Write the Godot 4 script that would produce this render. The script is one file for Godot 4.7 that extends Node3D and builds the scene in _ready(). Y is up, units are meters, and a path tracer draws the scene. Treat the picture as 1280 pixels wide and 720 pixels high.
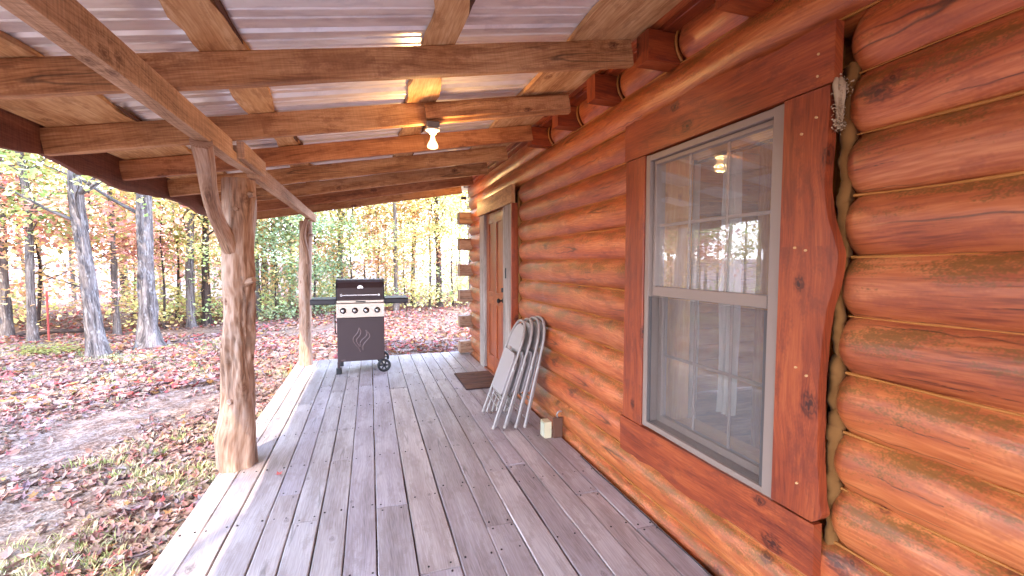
extends Node3D

# ------------------------------------------------------------------ state
var M := {}
var names := {}
var rng := RandomNumberGenerator.new()
var ns := FastNoiseLite.new()

const SLOPE := 0.173
const PITCH := 0.19
const JZ := [2.3, 1.7, 1.1, 0.5, -0.1, -0.7, -1.3, -1.95, -2.55, -3.2, -3.8, -4.4, -5.0, -5.6, -6.2, -6.56]

func _ready():
	rng.seed = 4711
	ns.seed = 5; ns.noise_type = FastNoiseLite.TYPE_SIMPLEX_SMOOTH; ns.frequency = 1.0; ns.fractal_type = FastNoiseLite.FRACTAL_NONE
	# ---- camera
	var cam := Camera3D.new()
	cam.name = "camera"
	add_child(cam)
	cam.position = Vector3(0, 1.36, 0)
	cam.rotation_degrees = Vector3(-3.3, -17.754, 0)
	cam.fov = 65.94
	cam.near = 0.05
	cam.far = 1500.0
	cam.current = true
	# ---- sky, exposure
	var env := Environment.new()
	env.background_mode = Environment.BG_SKY
	var sm := ProceduralSkyMaterial.new()
	sm.sky_top_color = Color(0.62, 0.74, 0.95)
	sm.sky_horizon_color = Color(0.97, 0.97, 1.0)
	sm.sky_curve = 0.16
	sm.sky_energy_multiplier = 1.55
	sm.ground_bottom_color = Color(0.45, 0.40, 0.36)
	sm.ground_horizon_color = Color(0.80, 0.78, 0.76)
	sm.sun_angle_max = 1.0
	var sky := Sky.new()
	sky.sky_material = sm
	env.sky = sky
	env.tonemap_mode = Environment.TONE_MAPPER_LINEAR
	env.tonemap_exposure = 6.6
	env.sdfgi_enabled = true
	env.ssao_enabled = true
	env.ssil_enabled = true
	var we := WorldEnvironment.new()
	we.name = "world_environment"
	we.environment = env
	add_child(we)
	# ---- sun: high, behind the camera's left shoulder
	var sun := DirectionalLight3D.new()
	sun.name = "sun"
	add_child(sun)
	sun.look_at_from_position(Vector3.ZERO, Vector3(0.46, -1.0, -0.80), Vector3.UP)
	sun.light_energy = 0.6
	sun.light_color = Color(1.0, 0.94, 0.86)
	sun.light_angular_distance = 0.55
	sun.shadow_enabled = true
	# ---- the place
	make_materials()
	build_ground()
	build_cabin()
	build_interior()
	build_deck()
	build_porch()
	build_trees()
	build_litter()
	# ---- the things on the porch and in the yard
	build_lamps()
	build_grill()
	build_chairs()
	build_small_things()

# ------------------------------------------------------------------ helpers
func numbered(n: String) -> String:
	if not names.has(n):
		names[n] = 0
		return n
	names[n] += 1
	return "%s_%03d" % [n, names[n]]

func thing(called: String, label: String, category: String, at := Vector3.ZERO, group := "", kind := "") -> Node3D:
	var o := Node3D.new()
	o.name = numbered(called)
	add_child(o)
	o.position = at
	tag(o, label, category, group, kind)
	return o

func tag(o, label: String, category := "", group := "", kind := ""):
	if label != "": o.set_meta("label", label)
	if category != "": o.set_meta("category", category)
	if group != "": o.set_meta("group", group)
	if kind != "": o.set_meta("kind", kind)

func obj(called: String, mesh: Mesh, mat: Material, parent: Node = null, xf := Transform3D.IDENTITY) -> MeshInstance3D:
	var o := MeshInstance3D.new()
	o.mesh = mesh
	o.material_override = mat
	o.transform = xf
	if parent == null:
		o.name = numbered(called)
		add_child(o)
	else:
		o.name = called
		parent.add_child(o, true)
	return o

func new_st() -> SurfaceTool:
	var st := SurfaceTool.new()
	st.begin(Mesh.PRIMITIVE_TRIANGLES)
	return st

func done(st: SurfaceTool) -> ArrayMesh:
	st.generate_normals()
	return st.commit()

# quad seen clockwise a b c d
func quad(st: SurfaceTool, a: Vector3, b: Vector3, c: Vector3, d: Vector3, ua := Vector2(0, 0), ub := Vector2(1, 0), uc := Vector2(1, 1), ud := Vector2(0, 1)):
	st.set_uv(ua); st.add_vertex(a)
	st.set_uv(ub); st.add_vertex(b)
	st.set_uv(uc); st.add_vertex(c)
	st.set_uv(ua); st.add_vertex(a)
	st.set_uv(uc); st.add_vertex(c)
	st.set_uv(ud); st.add_vertex(d)

# a sawn piece: chamfered rectangle swept along local x (0..L), y = height, z = width, centred in y and z
func add_beam(st: SurfaceTool, L: float, h: float, w: float, bev := 0.004, segs := 1, jit := 0.0, sd := 0.0, uvo := Vector2.ZERO, xf := Transform3D.IDENTITY, warp := 0.0):
	st.set_smooth_group(-1)
	var hy := h * 0.5
	var hz := w * 0.5
	var b = minf(bev, minf(hy, hz) * 0.6)
	var pr := [Vector2(hy, -hz + b), Vector2(hy, hz - b), Vector2(hy - b, hz), Vector2(-hy + b, hz), Vector2(-hy, hz - b), Vector2(-hy, -hz + b), Vector2(-hy + b, -hz), Vector2(hy - b, -hz)]
	var per := [0.0]
	for i in 8:
		per.append(per[i] + pr[i].distance_to(pr[(i + 1) % 8]))
	var rings := []
	for s in segs + 1:
		var x := L * s / float(segs)
		var ring := []
		var dy := warp * ns.get_noise_2d(x * 0.5 + sd, sd * 3.1)
		for i in 8:
			var p: Vector2 = pr[i]
			var j := jit * ns.get_noise_3d(x * 2.3 + sd * 7.0, i * 3.7 + sd, p.x * 9.0)
			var k := jit * ns.get_noise_3d(x * 2.1 - sd * 5.0, i * 2.9 - sd, p.y * 9.0)
			ring.append(xf * Vector3(x, p.x + j + dy, p.y + k))
		rings.append(ring)
	for s in segs:
		var u0 := (L * s / float(segs)) * 0.5 + uvo.x
		var u1 := (L * (s + 1) / float(segs)) * 0.5 + uvo.x
		for i in 8:
			var n := (i + 1) % 8
			var v0: float = per[i] * 2.0 + uvo.y
			var v1: float = per[i + 1] * 2.0 + uvo.y
			quad(st, rings[s][i], rings[s][n], rings[s + 1][n], rings[s + 1][i], Vector2(u0, v0), Vector2(u0, v1), Vector2(u1, v1), Vector2(u1, v0))
	for e in 2:
		var r = rings[0] if e == 0 else rings[segs]
		for i in range(1, 7):
			var a: Vector3 = r[0]
			var p1: Vector3 = r[i + 1] if e == 0 else r[i]
			var p2: Vector3 = r[i] if e == 0 else r[i + 1]
			st.set_uv(Vector2(pr[0].x * 0.4, pr[0].y * 2.0) + uvo); st.add_vertex(a)
			var q1: Vector2 = pr[i + 1] if e == 0 else pr[i]
			var q2: Vector2 = pr[i] if e == 0 else pr[i + 1]
			st.set_uv(Vector2(q1.x * 0.4, q1.y * 2.0) + uvo); st.add_vertex(p1)
			st.set_uv(Vector2(q2.x * 0.4, q2.y * 2.0) + uvo); st.add_vertex(p2)

func beam(L: float, h: float, w: float, bev := 0.004, segs := 1, jit := 0.0, warp := 0.0) -> ArrayMesh:
	var st := new_st()
	add_beam(st, L, h, w, bev, segs, jit, rng.randf() * 50.0, Vector2(rng.randf(), rng.randf()), Transform3D.IDENTITY, warp)
	return done(st)

# box between two corners, grain along the chosen axis
func boxm(lo: Vector3, hi: Vector3, axis := 0, bev := 0.003) -> ArrayMesh:
	var st := new_st()
	add_box(st, lo, hi, axis, bev)
	return done(st)

func add_box(st: SurfaceTool, lo: Vector3, hi: Vector3, axis := 0, bev := 0.003):
	var s := hi - lo
	var c := (hi + lo) * 0.5
	var uvo := Vector2(rng.randf(), rng.randf())
	if axis == 0:
		add_beam(st, s.x, s.y, s.z, bev, 1, 0.0, 0.0, uvo, Transform3D(Basis.IDENTITY, Vector3(lo.x, c.y, c.z)))
	elif axis == 1:
		var b := Basis(Vector3(0, 1, 0), Vector3(-1, 0, 0), Vector3(0, 0, 1))
		add_beam(st, s.y, s.x, s.z, bev, 1, 0.0, 0.0, uvo, Transform3D(b, Vector3(c.x, lo.y, c.z)))
	else:
		var b := Basis(Vector3(0, 0, 1), Vector3(0, 1, 0), Vector3(-1, 0, 0))
		add_beam(st, s.z, s.y, s.x, bev, 1, 0.0, 0.0, uvo, Transform3D(b, Vector3(c.x, c.y, lo.z)))

# round tube along points; radii array or single
func add_tube(st: SurfaceTool, pts: Array, radii: Array, sides := 10, cap := true, uvo := Vector2.ZERO, rough := 0.0, sd := 0.0, ulen := 2.0):
	st.set_smooth_group(0)
	var n := pts.size()
	var prevx := Vector3.ZERO
	var rings := []
	var dist := 0.0
	var ds := []
	for i in n:
		var p: Vector3 = pts[i]
		var t: Vector3 = (pts[mini(i + 1, n - 1)] - pts[maxi(i - 1, 0)]).normalized()
		if i == 0:
			prevx = t.cross(Vector3(0.31, 0.2, 0.93)).normalized()
			if prevx.length() < 0.5: prevx = Vector3.RIGHT
		else:
			dist += p.distance_to(pts[i - 1])
		prevx = (prevx - t * prevx.dot(t)).normalized()
		var y := t.cross(prevx)
		var r: float = radii[mini(i, radii.size() - 1)]
		var ring := []
		for k in sides + 1:
			var a := TAU * (k % sides) / float(sides)
			var rr := r
			if rough > 0.0:
				rr += rough * ns.get_noise_3d(cos(a) * 2.2 + sd, sin(a) * 2.2, dist * 1.4 + sd)
			ring.append(p + (prevx * cos(a) + y * sin(a)) * rr)
		rings.append(ring)
		ds.append(dist)
	for i in n - 1:
		for k in sides:
			var u0: float = ds[i] / ulen + uvo.x
			var u1: float = ds[i + 1] / ulen + uvo.x
			var v0 := k / float(sides) + uvo.y
			var v1 := (k + 1) / float(sides) + uvo.y
			quad(st, rings[i][k], rings[i][k + 1], rings[i + 1][k + 1], rings[i + 1][k], Vector2(u0, v0), Vector2(u0, v1), Vector2(u1, v1), Vector2(u1, v0))
	if cap:
		st.set_smooth_group(-1)
		for e in 2:
			var r = rings[0] if e == 0 else rings[n - 1]
			var c: Vector3 = pts[0] if e == 0 else pts[n - 1]
			for k in sides:
				st.set_uv(Vector2(0.02, 0.05) + uvo); st.add_vertex(c)
				var a: Vector3 = r[k + 1] if e == 0 else r[k]
				var b: Vector3 = r[k] if e == 0 else r[k + 1]
				st.set_uv(Vector2(0.02, 0.0) + uvo); st.add_vertex(a)
				st.set_uv(Vector2(0.03, 0.03) + uvo); st.add_vertex(b)

func tube(pts: Array, radii: Array, sides := 10, rough := 0.0, sd := 0.0) -> ArrayMesh:
	var st := new_st()
	add_tube(st, pts, radii, sides, true, Vector2(rng.randf(), rng.randf()), rough, sd)
	return done(st)

# smooth curve through points (Catmull-Rom)
func curve(p: Array, per := 6) -> Array:
	var out := []
	for i in p.size() - 1:
		var a = p[maxi(i - 1, 0)]
		var b = p[i]
		var c = p[i + 1]
		var d = p[mini(i + 2, p.size() - 1)]
		for k in per:
			out.append(b.cubic_interpolate(c, a, d, k / float(per)))
	out.append(p[p.size() - 1])
	return out

# polygon (2D) extruded: points mapped by xf from (u, v, 0..depth)
func prism(poly: Array, depth: float, xf: Transform3D, uvs := Vector2(0.5, 2.0), swap := false) -> ArrayMesh:
	var st := new_st()
	st.set_smooth_group(-1)
	var pv := PackedVector2Array(poly)
	if Geometry2D.is_polygon_clockwise(pv):
		pv.reverse()
	var uvo := Vector2(rng.randf(), rng.randf())
	var tri := Geometry2D.triangulate_polygon(pv)
	for e in 2:
		var z := 0.0 if e == 0 else depth
		for i in range(0, tri.size(), 3):
			for k in 3:
				var q: Vector2 = pv[tri[i + (k if e == 0 else 2 - k)]]
				st.set_uv((Vector2(q.y * uvs.y, q.x * uvs.x) if swap else q * uvs) + uvo)
				st.add_vertex(xf * Vector3(q.x, q.y, z))
	for i in pv.size():
		var a := pv[i]
		var b := pv[(i + 1) % pv.size()]
		var ta := (Vector2(a.y * uvs.y, a.x * uvs.x) if swap else a * uvs) + uvo
		var tb := (Vector2(b.y * uvs.y, b.x * uvs.x) if swap else b * uvs) + uvo
		quad(st, xf * Vector3(a.x, a.y, 0), xf * Vector3(a.x, a.y, depth), xf * Vector3(b.x, b.y, depth), xf * Vector3(b.x, b.y, 0), ta, ta + Vector2(0, depth * 2.0), tb + Vector2(0, depth * 2.0), tb)
	return done(st)

func lathe(prof: Array, sides := 24, smooth := true) -> ArrayMesh:
	var st := new_st()
	st.set_smooth_group(0 if smooth else -1)
	for i in prof.size() - 1:
		for k in sides:
			var a0 := TAU * k / sides
			var a1 := TAU * ((k + 1) % sides) / sides
			var p: Vector2 = prof[i]
			var q: Vector2 = prof[i + 1]
			quad(st, Vector3(cos(a0) * p.x, p.y, sin(a0) * p.x), Vector3(cos(a1) * p.x, p.y, sin(a1) * p.x), Vector3(cos(a1) * q.x, q.y, sin(a1) * q.x), Vector3(cos(a0) * q.x, q.y, sin(a0) * q.x))
	return done(st)

# ------------------------------------------------------------------ textures and materials
func sat(x: float) -> float:
	return clampf(x, 0.0, 1.0)

func ramp3(c: Array, t: float) -> Color:
	t = sat(t) * (c.size() - 1)
	var i := mini(int(t), c.size() - 2)
	return c[i].lerp(c[i + 1], t - i)

# wood: texture x runs with the grain (lx metres), y across (ly metres). returns [albedo, height]
func wood(sd: int, cols: Array, w: int, h: int, lx: float, ly: float, fine: float, bandf: float, knots: int, knot_col: Color, opt: Dictionary = {}) -> Array:
	var n := FastNoiseLite.new()
	n.seed = sd
	n.noise_type = FastNoiseLite.TYPE_SIMPLEX
	n.frequency = 1.0
	n.fractal_type = FastNoiseLite.FRACTAL_NONE
	var r := RandomNumberGenerator.new()
	r.seed = sd * 77 + 3
	var kn := []
	for i in knots:
		kn.append([r.randf() * lx, r.randf() * ly, r.randf_range(0.008, 0.02) * opt.get("knot_size", 1.0)])
	var data := PackedByteArray()
	data.resize(w * h * 3)
	var hd := PackedByteArray()
	hd.resize(w * h)
	var mott: float = opt.get("mottle", 0.0)
	var mcol: Color = opt.get("mottle_col", Color(0.3, 0.3, 0.3))
	var saw: float = opt.get("saw", 0.0)
	var dust: float = opt.get("dust", 0.0)
	var crack: float = opt.get("crack", 0.0)
	for py in h:
		for px in w:
			var gx := lx * px / w
			var gy := ly * py / h
			var kd := 0.0
			var sh := 0.0
			var ring := 0.0
			for k in kn:
				var dx: float = gx - k[0]
				if dx > lx * 0.5: dx -= lx
				if dx < -lx * 0.5: dx += lx
				if absf(dx) > 0.35: continue
				var dy: float = gy - k[1]
				if dy > ly * 0.5: dy -= ly
				if dy < -ly * 0.5: dy += ly
				if absf(dy) > 0.15: continue
				var rr: float = k[2]
				var d := sqrt(dx * dx * 0.45 + dy * dy) / rr
				d += 0.25 * n.get_noise_2d(gx * 40.0, gy * 60.0)
				kd = maxf(kd, sat(1.3 - d) * (0.62 + 0.38 * sin(d * 9.0)))
				ring += exp(-d * d * 0.10) * sin(d * 4.0) * 0.5
				sh += signf(dy) * rr * 1.6 * exp(-dx * dx / (rr * rr * 30.0)) * exp(-absf(dy) / (rr * 3.0))
			var t := 0.0
			var wx := sat((gx / lx - 0.86) / 0.14)
			var wy := sat((gy / ly - 0.86) / 0.14)
			for ix in (2 if wx > 0.0 else 1):
				for iy in (2 if wy > 0.0 else 1):
					var wt := (wx if ix == 1 else 1.0 - wx) * (wy if iy == 1 else 1.0 - wy)
					var x := gx - lx * ix
					var y := gy - ly * iy - sh
					y += 0.02 * n.get_noise_2d(x * 0.9 + 40.0, y * 1.5)
					var v := 0.5 + 0.36 * n.get_noise_2d(x * 0.7, y * bandf) + 0.3 * n.get_noise_2d(x * 2.6 + 9.0, y * fine) + 0.30 * n.get_noise_2d(x * 9.0 + 9.0, y * fine * 2.6 + 31.0)
					v += 0.22 * n.get_noise_2d(x * 1.3 + 71.0, y * 4.0)
					t += v * wt
			t = 0.58 + (t + ring * 0.4 - 0.5) * opt.get("contrast", 0.62)
			var col := ramp3(cols, t)
			var ht := t * 0.6 + 0.2
			if saw > 0.0:
				var sv := n.get_noise_2d(gx * 110.0, gy * 5.0)
				col = col.darkened(sat(sv * saw)) if sv > 0.0 else col.lightened(sat(-sv * saw * 0.6))
			if mott > 0.0:
				var mv := n.get_noise_2d(gx * 3.0 + 5.0, gy * 9.0 + 8.0) + 0.6 * n.get_noise_2d(gx * 11.0, gy * 24.0) + 0.35 * n.get_noise_2d(gx * 60.0, gy * 90.0)
				col = col.lerp(mcol, sat((mv - 0.25) * 1.1) * mott)
			if dust > 0.0:
				var at := gy / ly
				var pos := 1.0 - absf(at - 0.40) / 0.10
				var dv := pos * 0.8 + 0.5 * n.get_noise_2d(gx * 4.0 + 3.0, gy * 20.0) + 0.45 * n.get_noise_2d(gx * 90.0, gy * 160.0) + 0.3 * n.get_noise_2d(gx * 30.0, gy * 60.0) - 0.45
				col = col.lerp(Color(0.44, 0.30, 0.12), sat(dv * 1.6) * dust)
			if crack > 0.0:
				var cv := absf(n.get_noise_2d(gx * 0.22 + 100.0, gy * bandf * 0.9 + 55.0 + 0.03 * n.get_noise_2d(gx * 9.0, 3.0)))
				var gate := sat(n.get_noise_2d(gx * 0.9 + 200.0, gy * 5.0) * 3.0 - 0.3)
				var cw := sat(1.0 - cv / 0.06) * gate
				col = col.darkened(crack * cw)
				ht -= 0.45 * cw
			if kd > 0.0:
				col = col.lerp(knot_col, sat(kd * 1.5) * 0.75)
				ht -= kd * 0.2
			var o := (py * w + px)
			data[o * 3] = int(sat(col.r) * 255.0)
			data[o * 3 + 1] = int(sat(col.g) * 255.0)
			data[o * 3 + 2] = int(sat(col.b) * 255.0)
			hd[o] = int(sat(ht) * 255.0)
	var im := Image.create_from_data(w, h, false, Image.FORMAT_RGB8, data)
	var hm := Image.create_from_data(w, h, false, Image.FORMAT_L8, hd)
	return [im, hm]

func mat_tex(tx: Array, rough: float, bump := 0.08, spec := 0.5) -> StandardMaterial3D:
	var m := StandardMaterial3D.new()
	m.albedo_texture = tx[0]
	m.roughness = rough
	m.metallic_specular = spec
	m.heightmap_enabled = bump > 0.0
	if bump > 0.0:
		m.heightmap_texture = tx[1]
		m.heightmap_scale = bump
	return m

func plain(c: Color, rough := 0.6, metal := 0.0) -> StandardMaterial3D:
	var m := StandardMaterial3D.new()
	m.albedo_color = c
	m.roughness = rough
	m.metallic = metal
	return m

func tint(m: StandardMaterial3D, c: Color) -> StandardMaterial3D:
	var d: StandardMaterial3D = m.duplicate()
	d.albedo_color = c
	return d

var tex_jobs := []
var tex_done := []

func tex_task(i: int):
	var j: Array = tex_jobs[i]
	tex_done[i] = wood(j[1], j[2], j[3], j[4], j[5], j[6], j[7], j[8], j[9], j[10], j[11] if j.size() > 11 else {})

func make_textures() -> Dictionary:
	for i in 3:
		tex_jobs.append(["lt" + str(i), 11 + i, [Color(0.46, 0.22, 0.12), Color(0.635, 0.33, 0.18), Color(0.705, 0.395, 0.22), Color(0.78, 0.49, 0.30)], 768, 288, 2.0, 0.69, 60.0, 9.0, 5, Color(0.24, 0.10, 0.06), {"dust": 0.75, "crack": 0.5, "contrast": 0.62, "mottle": 0.4, "mottle_col": Color(0.53, 0.26, 0.16), "knot_size": 1.1}])
	tex_jobs.append(["tt", 21, [Color(0.4, 0.17, 0.1), Color(0.54, 0.245, 0.135), Color(0.61, 0.295, 0.16), Color(0.69, 0.37, 0.2)], 640, 192, 2.0, 0.5, 70.0, 11.0, 8, Color(0.15, 0.05, 0.04), {"mottle": 0.45, "mottle_col": Color(0.42, 0.19, 0.13), "crack": 0.12, "knot_size": 1.3}])
	tex_jobs.append(["rt", 31, [Color(0.5, 0.32, 0.18), Color(0.65, 0.45, 0.28), Color(0.72, 0.52, 0.34), Color(0.79, 0.6, 0.42)], 640, 192, 2.0, 0.5, 80.0, 12.0, 5, Color(0.27, 0.13, 0.07), {"saw": 0.05, "contrast": 0.8, "mottle": 0.45, "mottle_col": Color(0.50, 0.31, 0.18), "crack": 0.35}])
	tex_jobs.append(["bt", 41, [Color(0.52, 0.38, 0.27), Color(0.66, 0.51, 0.38), Color(0.73, 0.58, 0.45), Color(0.8, 0.66, 0.54)], 640, 192, 2.0, 0.5, 90.0, 10.0, 4, Color(0.36, 0.22, 0.13), {"saw": 0.13, "contrast": 0.7, "crack": 0.3}])
	tex_jobs.append(["pt", 51, [Color(0.62, 0.43, 0.26), Color(0.74, 0.55, 0.36), Color(0.81, 0.64, 0.45), Color(0.86, 0.72, 0.55)], 512, 256, 2.0, 0.5, 50.0, 8.0, 3, Color(0.42, 0.24, 0.12), {"mottle": 0.35, "mottle_col": Color(0.55, 0.36, 0.20)}])
	tex_jobs.append(["dt", 61, [Color(0.53, 0.475, 0.455), Color(0.645, 0.59, 0.575), Color(0.7, 0.65, 0.635), Color(0.76, 0.72, 0.705)], 768, 384, 2.0, 0.5, 90.0, 9.0, 3, Color(0.42, 0.37, 0.36), {"mottle": 0.4, "mottle_col": Color(0.57, 0.51, 0.48), "crack": 0.2}])
	tex_jobs.append(["ct", 71, [Color(0.38, 0.26, 0.18), Color(0.54, 0.4, 0.3), Color(0.62, 0.48, 0.38), Color(0.7, 0.58, 0.49)], 640, 192, 2.0, 0.5, 40.0, 10.0, 6, Color(0.33, 0.17, 0.08), {"mottle": 0.5, "mottle_col": Color(0.60, 0.52, 0.46), "crack": 0.2, "contrast": 0.8}])
	tex_jobs.append(["gt", 81, [Color(0.40, 0.36, 0.34), Color(0.54, 0.49, 0.46), Color(0.62, 0.57, 0.53), Color(0.70, 0.66, 0.62)], 512, 128, 2.0, 0.5, 60.0, 12.0, 2, Color(0.28, 0.2, 0.16), {"crack": 0.5}])
	tex_jobs.append(["nt", 91, [Color(0.66, 0.42, 0.17), Color(0.78, 0.54, 0.25), Color(0.84, 0.62, 0.32), Color(0.88, 0.70, 0.42)], 512, 256, 2.0, 0.5, 45.0, 8.0, 4, Color(0.48, 0.24, 0.09)])
	tex_jobs.append(["ot", 95, [Color(0.4, 0.16, 0.06), Color(0.53, 0.235, 0.09), Color(0.6, 0.29, 0.11), Color(0.68, 0.36, 0.16)], 512, 256, 2.0, 0.5, 45.0, 7.0, 3, Color(0.35, 0.13, 0.06), {"mottle": 0.4, "mottle_col": Color(0.50, 0.2, 0.08)}])
	tex_jobs.append(["kt", 101, [Color(0.21, 0.175, 0.16), Color(0.325, 0.28, 0.26), Color(0.40, 0.35, 0.325), Color(0.48, 0.43, 0.40)], 512, 256, 2.0, 1.0, 26.0, 12.0, 0, Color.BLACK, {"mottle": 0.6, "mottle_col": Color(0.60, 0.58, 0.56), "crack": 0.6, "contrast": 0.9}])
	tex_jobs.append(["zt", 111, [Color(0.82, 0.8, 0.8), Color(0.9, 0.885, 0.885), Color(0.94, 0.93, 0.925), Color(0.96, 0.95, 0.95)], 512, 256, 4.0, 1.0, 12.0, 5.0, 0, Color.BLACK, {"mottle": 0.25, "mottle_col": Color(0.70, 0.68, 0.71)}])
	tex_done.resize(tex_jobs.size())
	var id := WorkerThreadPool.add_group_task(tex_task, tex_jobs.size(), -1, true)
	WorkerThreadPool.wait_for_group_task_completion(id)
	var out := {}
	for i in tex_jobs.size():
		var q: Array = tex_done[i]
		out[tex_jobs[i][0]] = [ImageTexture.create_from_image(q[0]), ImageTexture.create_from_image(q[1])]
	return out

func make_materials():
	var T := make_textures()
	# red-orange stained, varnished logs
	for i in 3:
		var lt: Array = T["lt" + str(i)]
		var lm := mat_tex(lt, 0.36, 0.16)
		lm.albedo_color = [Color(1.0, 0.94, 0.92), Color(0.94, 0.92, 0.93), Color(1.0, 0.98, 0.94)][i]
		lm.clearcoat_enabled = true
		lm.clearcoat = 0.25
		lm.clearcoat_roughness = 0.4
		M["log%d" % i] = lm
	var tt: Array = T["tt"]
	M.trim = mat_tex(tt, 0.36, 0.06)
	M.trim.albedo_color = Color(0.93, 0.89, 0.87)
	var rt: Array = T["rt"]
	M.rafter = mat_tex(rt, 0.62, 0.07)
	M.rafter_red = tint(M.rafter, Color(0.93, 0.84, 0.80))
	var bt: Array = T["bt"]
	M.beam = mat_tex(bt, 0.75, 0.09)
	M.fascia = tint(M.beam, Color(0.66, 0.50, 0.47))
	var pt: Array = T["pt"]
	M.purlin = mat_tex(pt, 0.75, 0.06)
	M.bark_edge = plain(Color(0.36, 0.23, 0.16), 0.9)
	var dt: Array = T["dt"]
	var dm := mat_tex(dt, 0.55, 0.06)
	for i in 5:
		M["deck%d" % i] = tint(dm, [Color(0.98, 0.965, 0.955), Color(0.92, 0.90, 0.905), Color(0.98, 0.95, 0.93), Color(0.89, 0.87, 0.87), Color(0.95, 0.93, 0.95)][i])
	var ct: Array = T["ct"]
	M.cedar = mat_tex(ct, 0.6, 0.14)
	var gt: Array = T["gt"]
	M.grey_wood = mat_tex(gt, 0.75, 0.08)
	var nt: Array = T["nt"]
	M.pine = mat_tex(nt, 0.45, 0.03)
	var ot: Array = T["ot"]
	M.door = mat_tex(ot, 0.35, 0.03)
	M.dark_wood = M.trim
	M.mat_wood = mat_tex(rt, 0.85, 0.05)
	M.mat_wood.albedo_color = Color(0.56, 0.50, 0.52)
	# bark with pale lichen
	var kt: Array = T["kt"]
	M.bark = mat_tex(kt, 0.9, 1.0)
	M.bark_dark = tint(M.bark, Color(0.72, 0.64, 0.60))
	M.bark_pale = tint(M.bark, Color(1.0, 0.98, 0.95))
	# roofing sheet: galvanised steel with streaky bloom
	var zt: Array = T["zt"]
	M.steel_sheet = mat_tex(zt, 0.30, 0.0)
	M.steel_sheet.metallic = 0.4
	M.caulk = plain(Color(0.63, 0.40, 0.16), 0.6)
	M.foam = plain(Color(0.46, 0.30, 0.12), 0.95)
	M.fluff = plain(Color(0.66, 0.56, 0.44), 1.0)
	M.vinyl = plain(Color(0.53, 0.465, 0.42), 0.45)
	M.vinyl_dark = plain(Color(0.30, 0.28, 0.27), 0.6)
	var g := StandardMaterial3D.new()
	g.albedo_color = Color(0.95, 0.97, 0.96, 0.04)
	g.transparency = BaseMaterial3D.TRANSPARENCY_ALPHA
	g.roughness = 0.0
	g.metallic_specular = 0.6
	M.glass = g
	var sc := StandardMaterial3D.new()
	sc.albedo_color = Color(0.36, 0.34, 0.33, 0.16)
	sc.transparency = BaseMaterial3D.TRANSPARENCY_ALPHA
	sc.roughness = 0.9
	M.screen = sc
	M.curtain = plain(Color(0.78, 0.75, 0.70), 0.9)
	M.curtain.backlight_enabled = true
	M.curtain.backlight = Color(0.5, 0.5, 0.48)
	M.black = plain(Color(0.06, 0.055, 0.06), 0.45)
	M.iron = plain(Color(0.10, 0.09, 0.09), 0.5, 0.4)
	M.nail = plain(Color(0.20, 0.16, 0.15), 0.6, 0.5)
	M.nail_pale = plain(Color(0.78, 0.62, 0.42), 0.5)

# ------------------------------------------------------------------ ground
func ground_y(x: float, z: float) -> float:
	var d := Vector2(x - 0.0, z + 2.0).length()
	var y := -0.28
	y += 0.06 * ns.get_noise_2d(x * 0.13, z * 0.13) * smoothstep(2.0, 6.0, d) + 0.02 * ns.get_noise_2d(x * 0.6 + 8.0, z * 0.6) * smoothstep(1.0, 4.0, d)
	y -= 0.055 * maxf(0.0, d - 17.0) * smoothstep(17.0, 40.0, d)
	y += 0.07 * maxf(0.0, d - 60.0)
	return y

func ground_kind(x: float, z: float) -> float:
	# 0 = leaf litter, 1 = bare sandy soil (the worn track along the porch)
	var band := 1.0 - absf((x + 2.7 + 0.25 * (z + 4.0)) + 0.5 * ns.get_noise_2d(z * 0.35, 3.0)) / 1.25
	return sat(band + 0.5 * ns.get_noise_2d(x * 1.1, z * 1.1 + 40.0))

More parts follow.
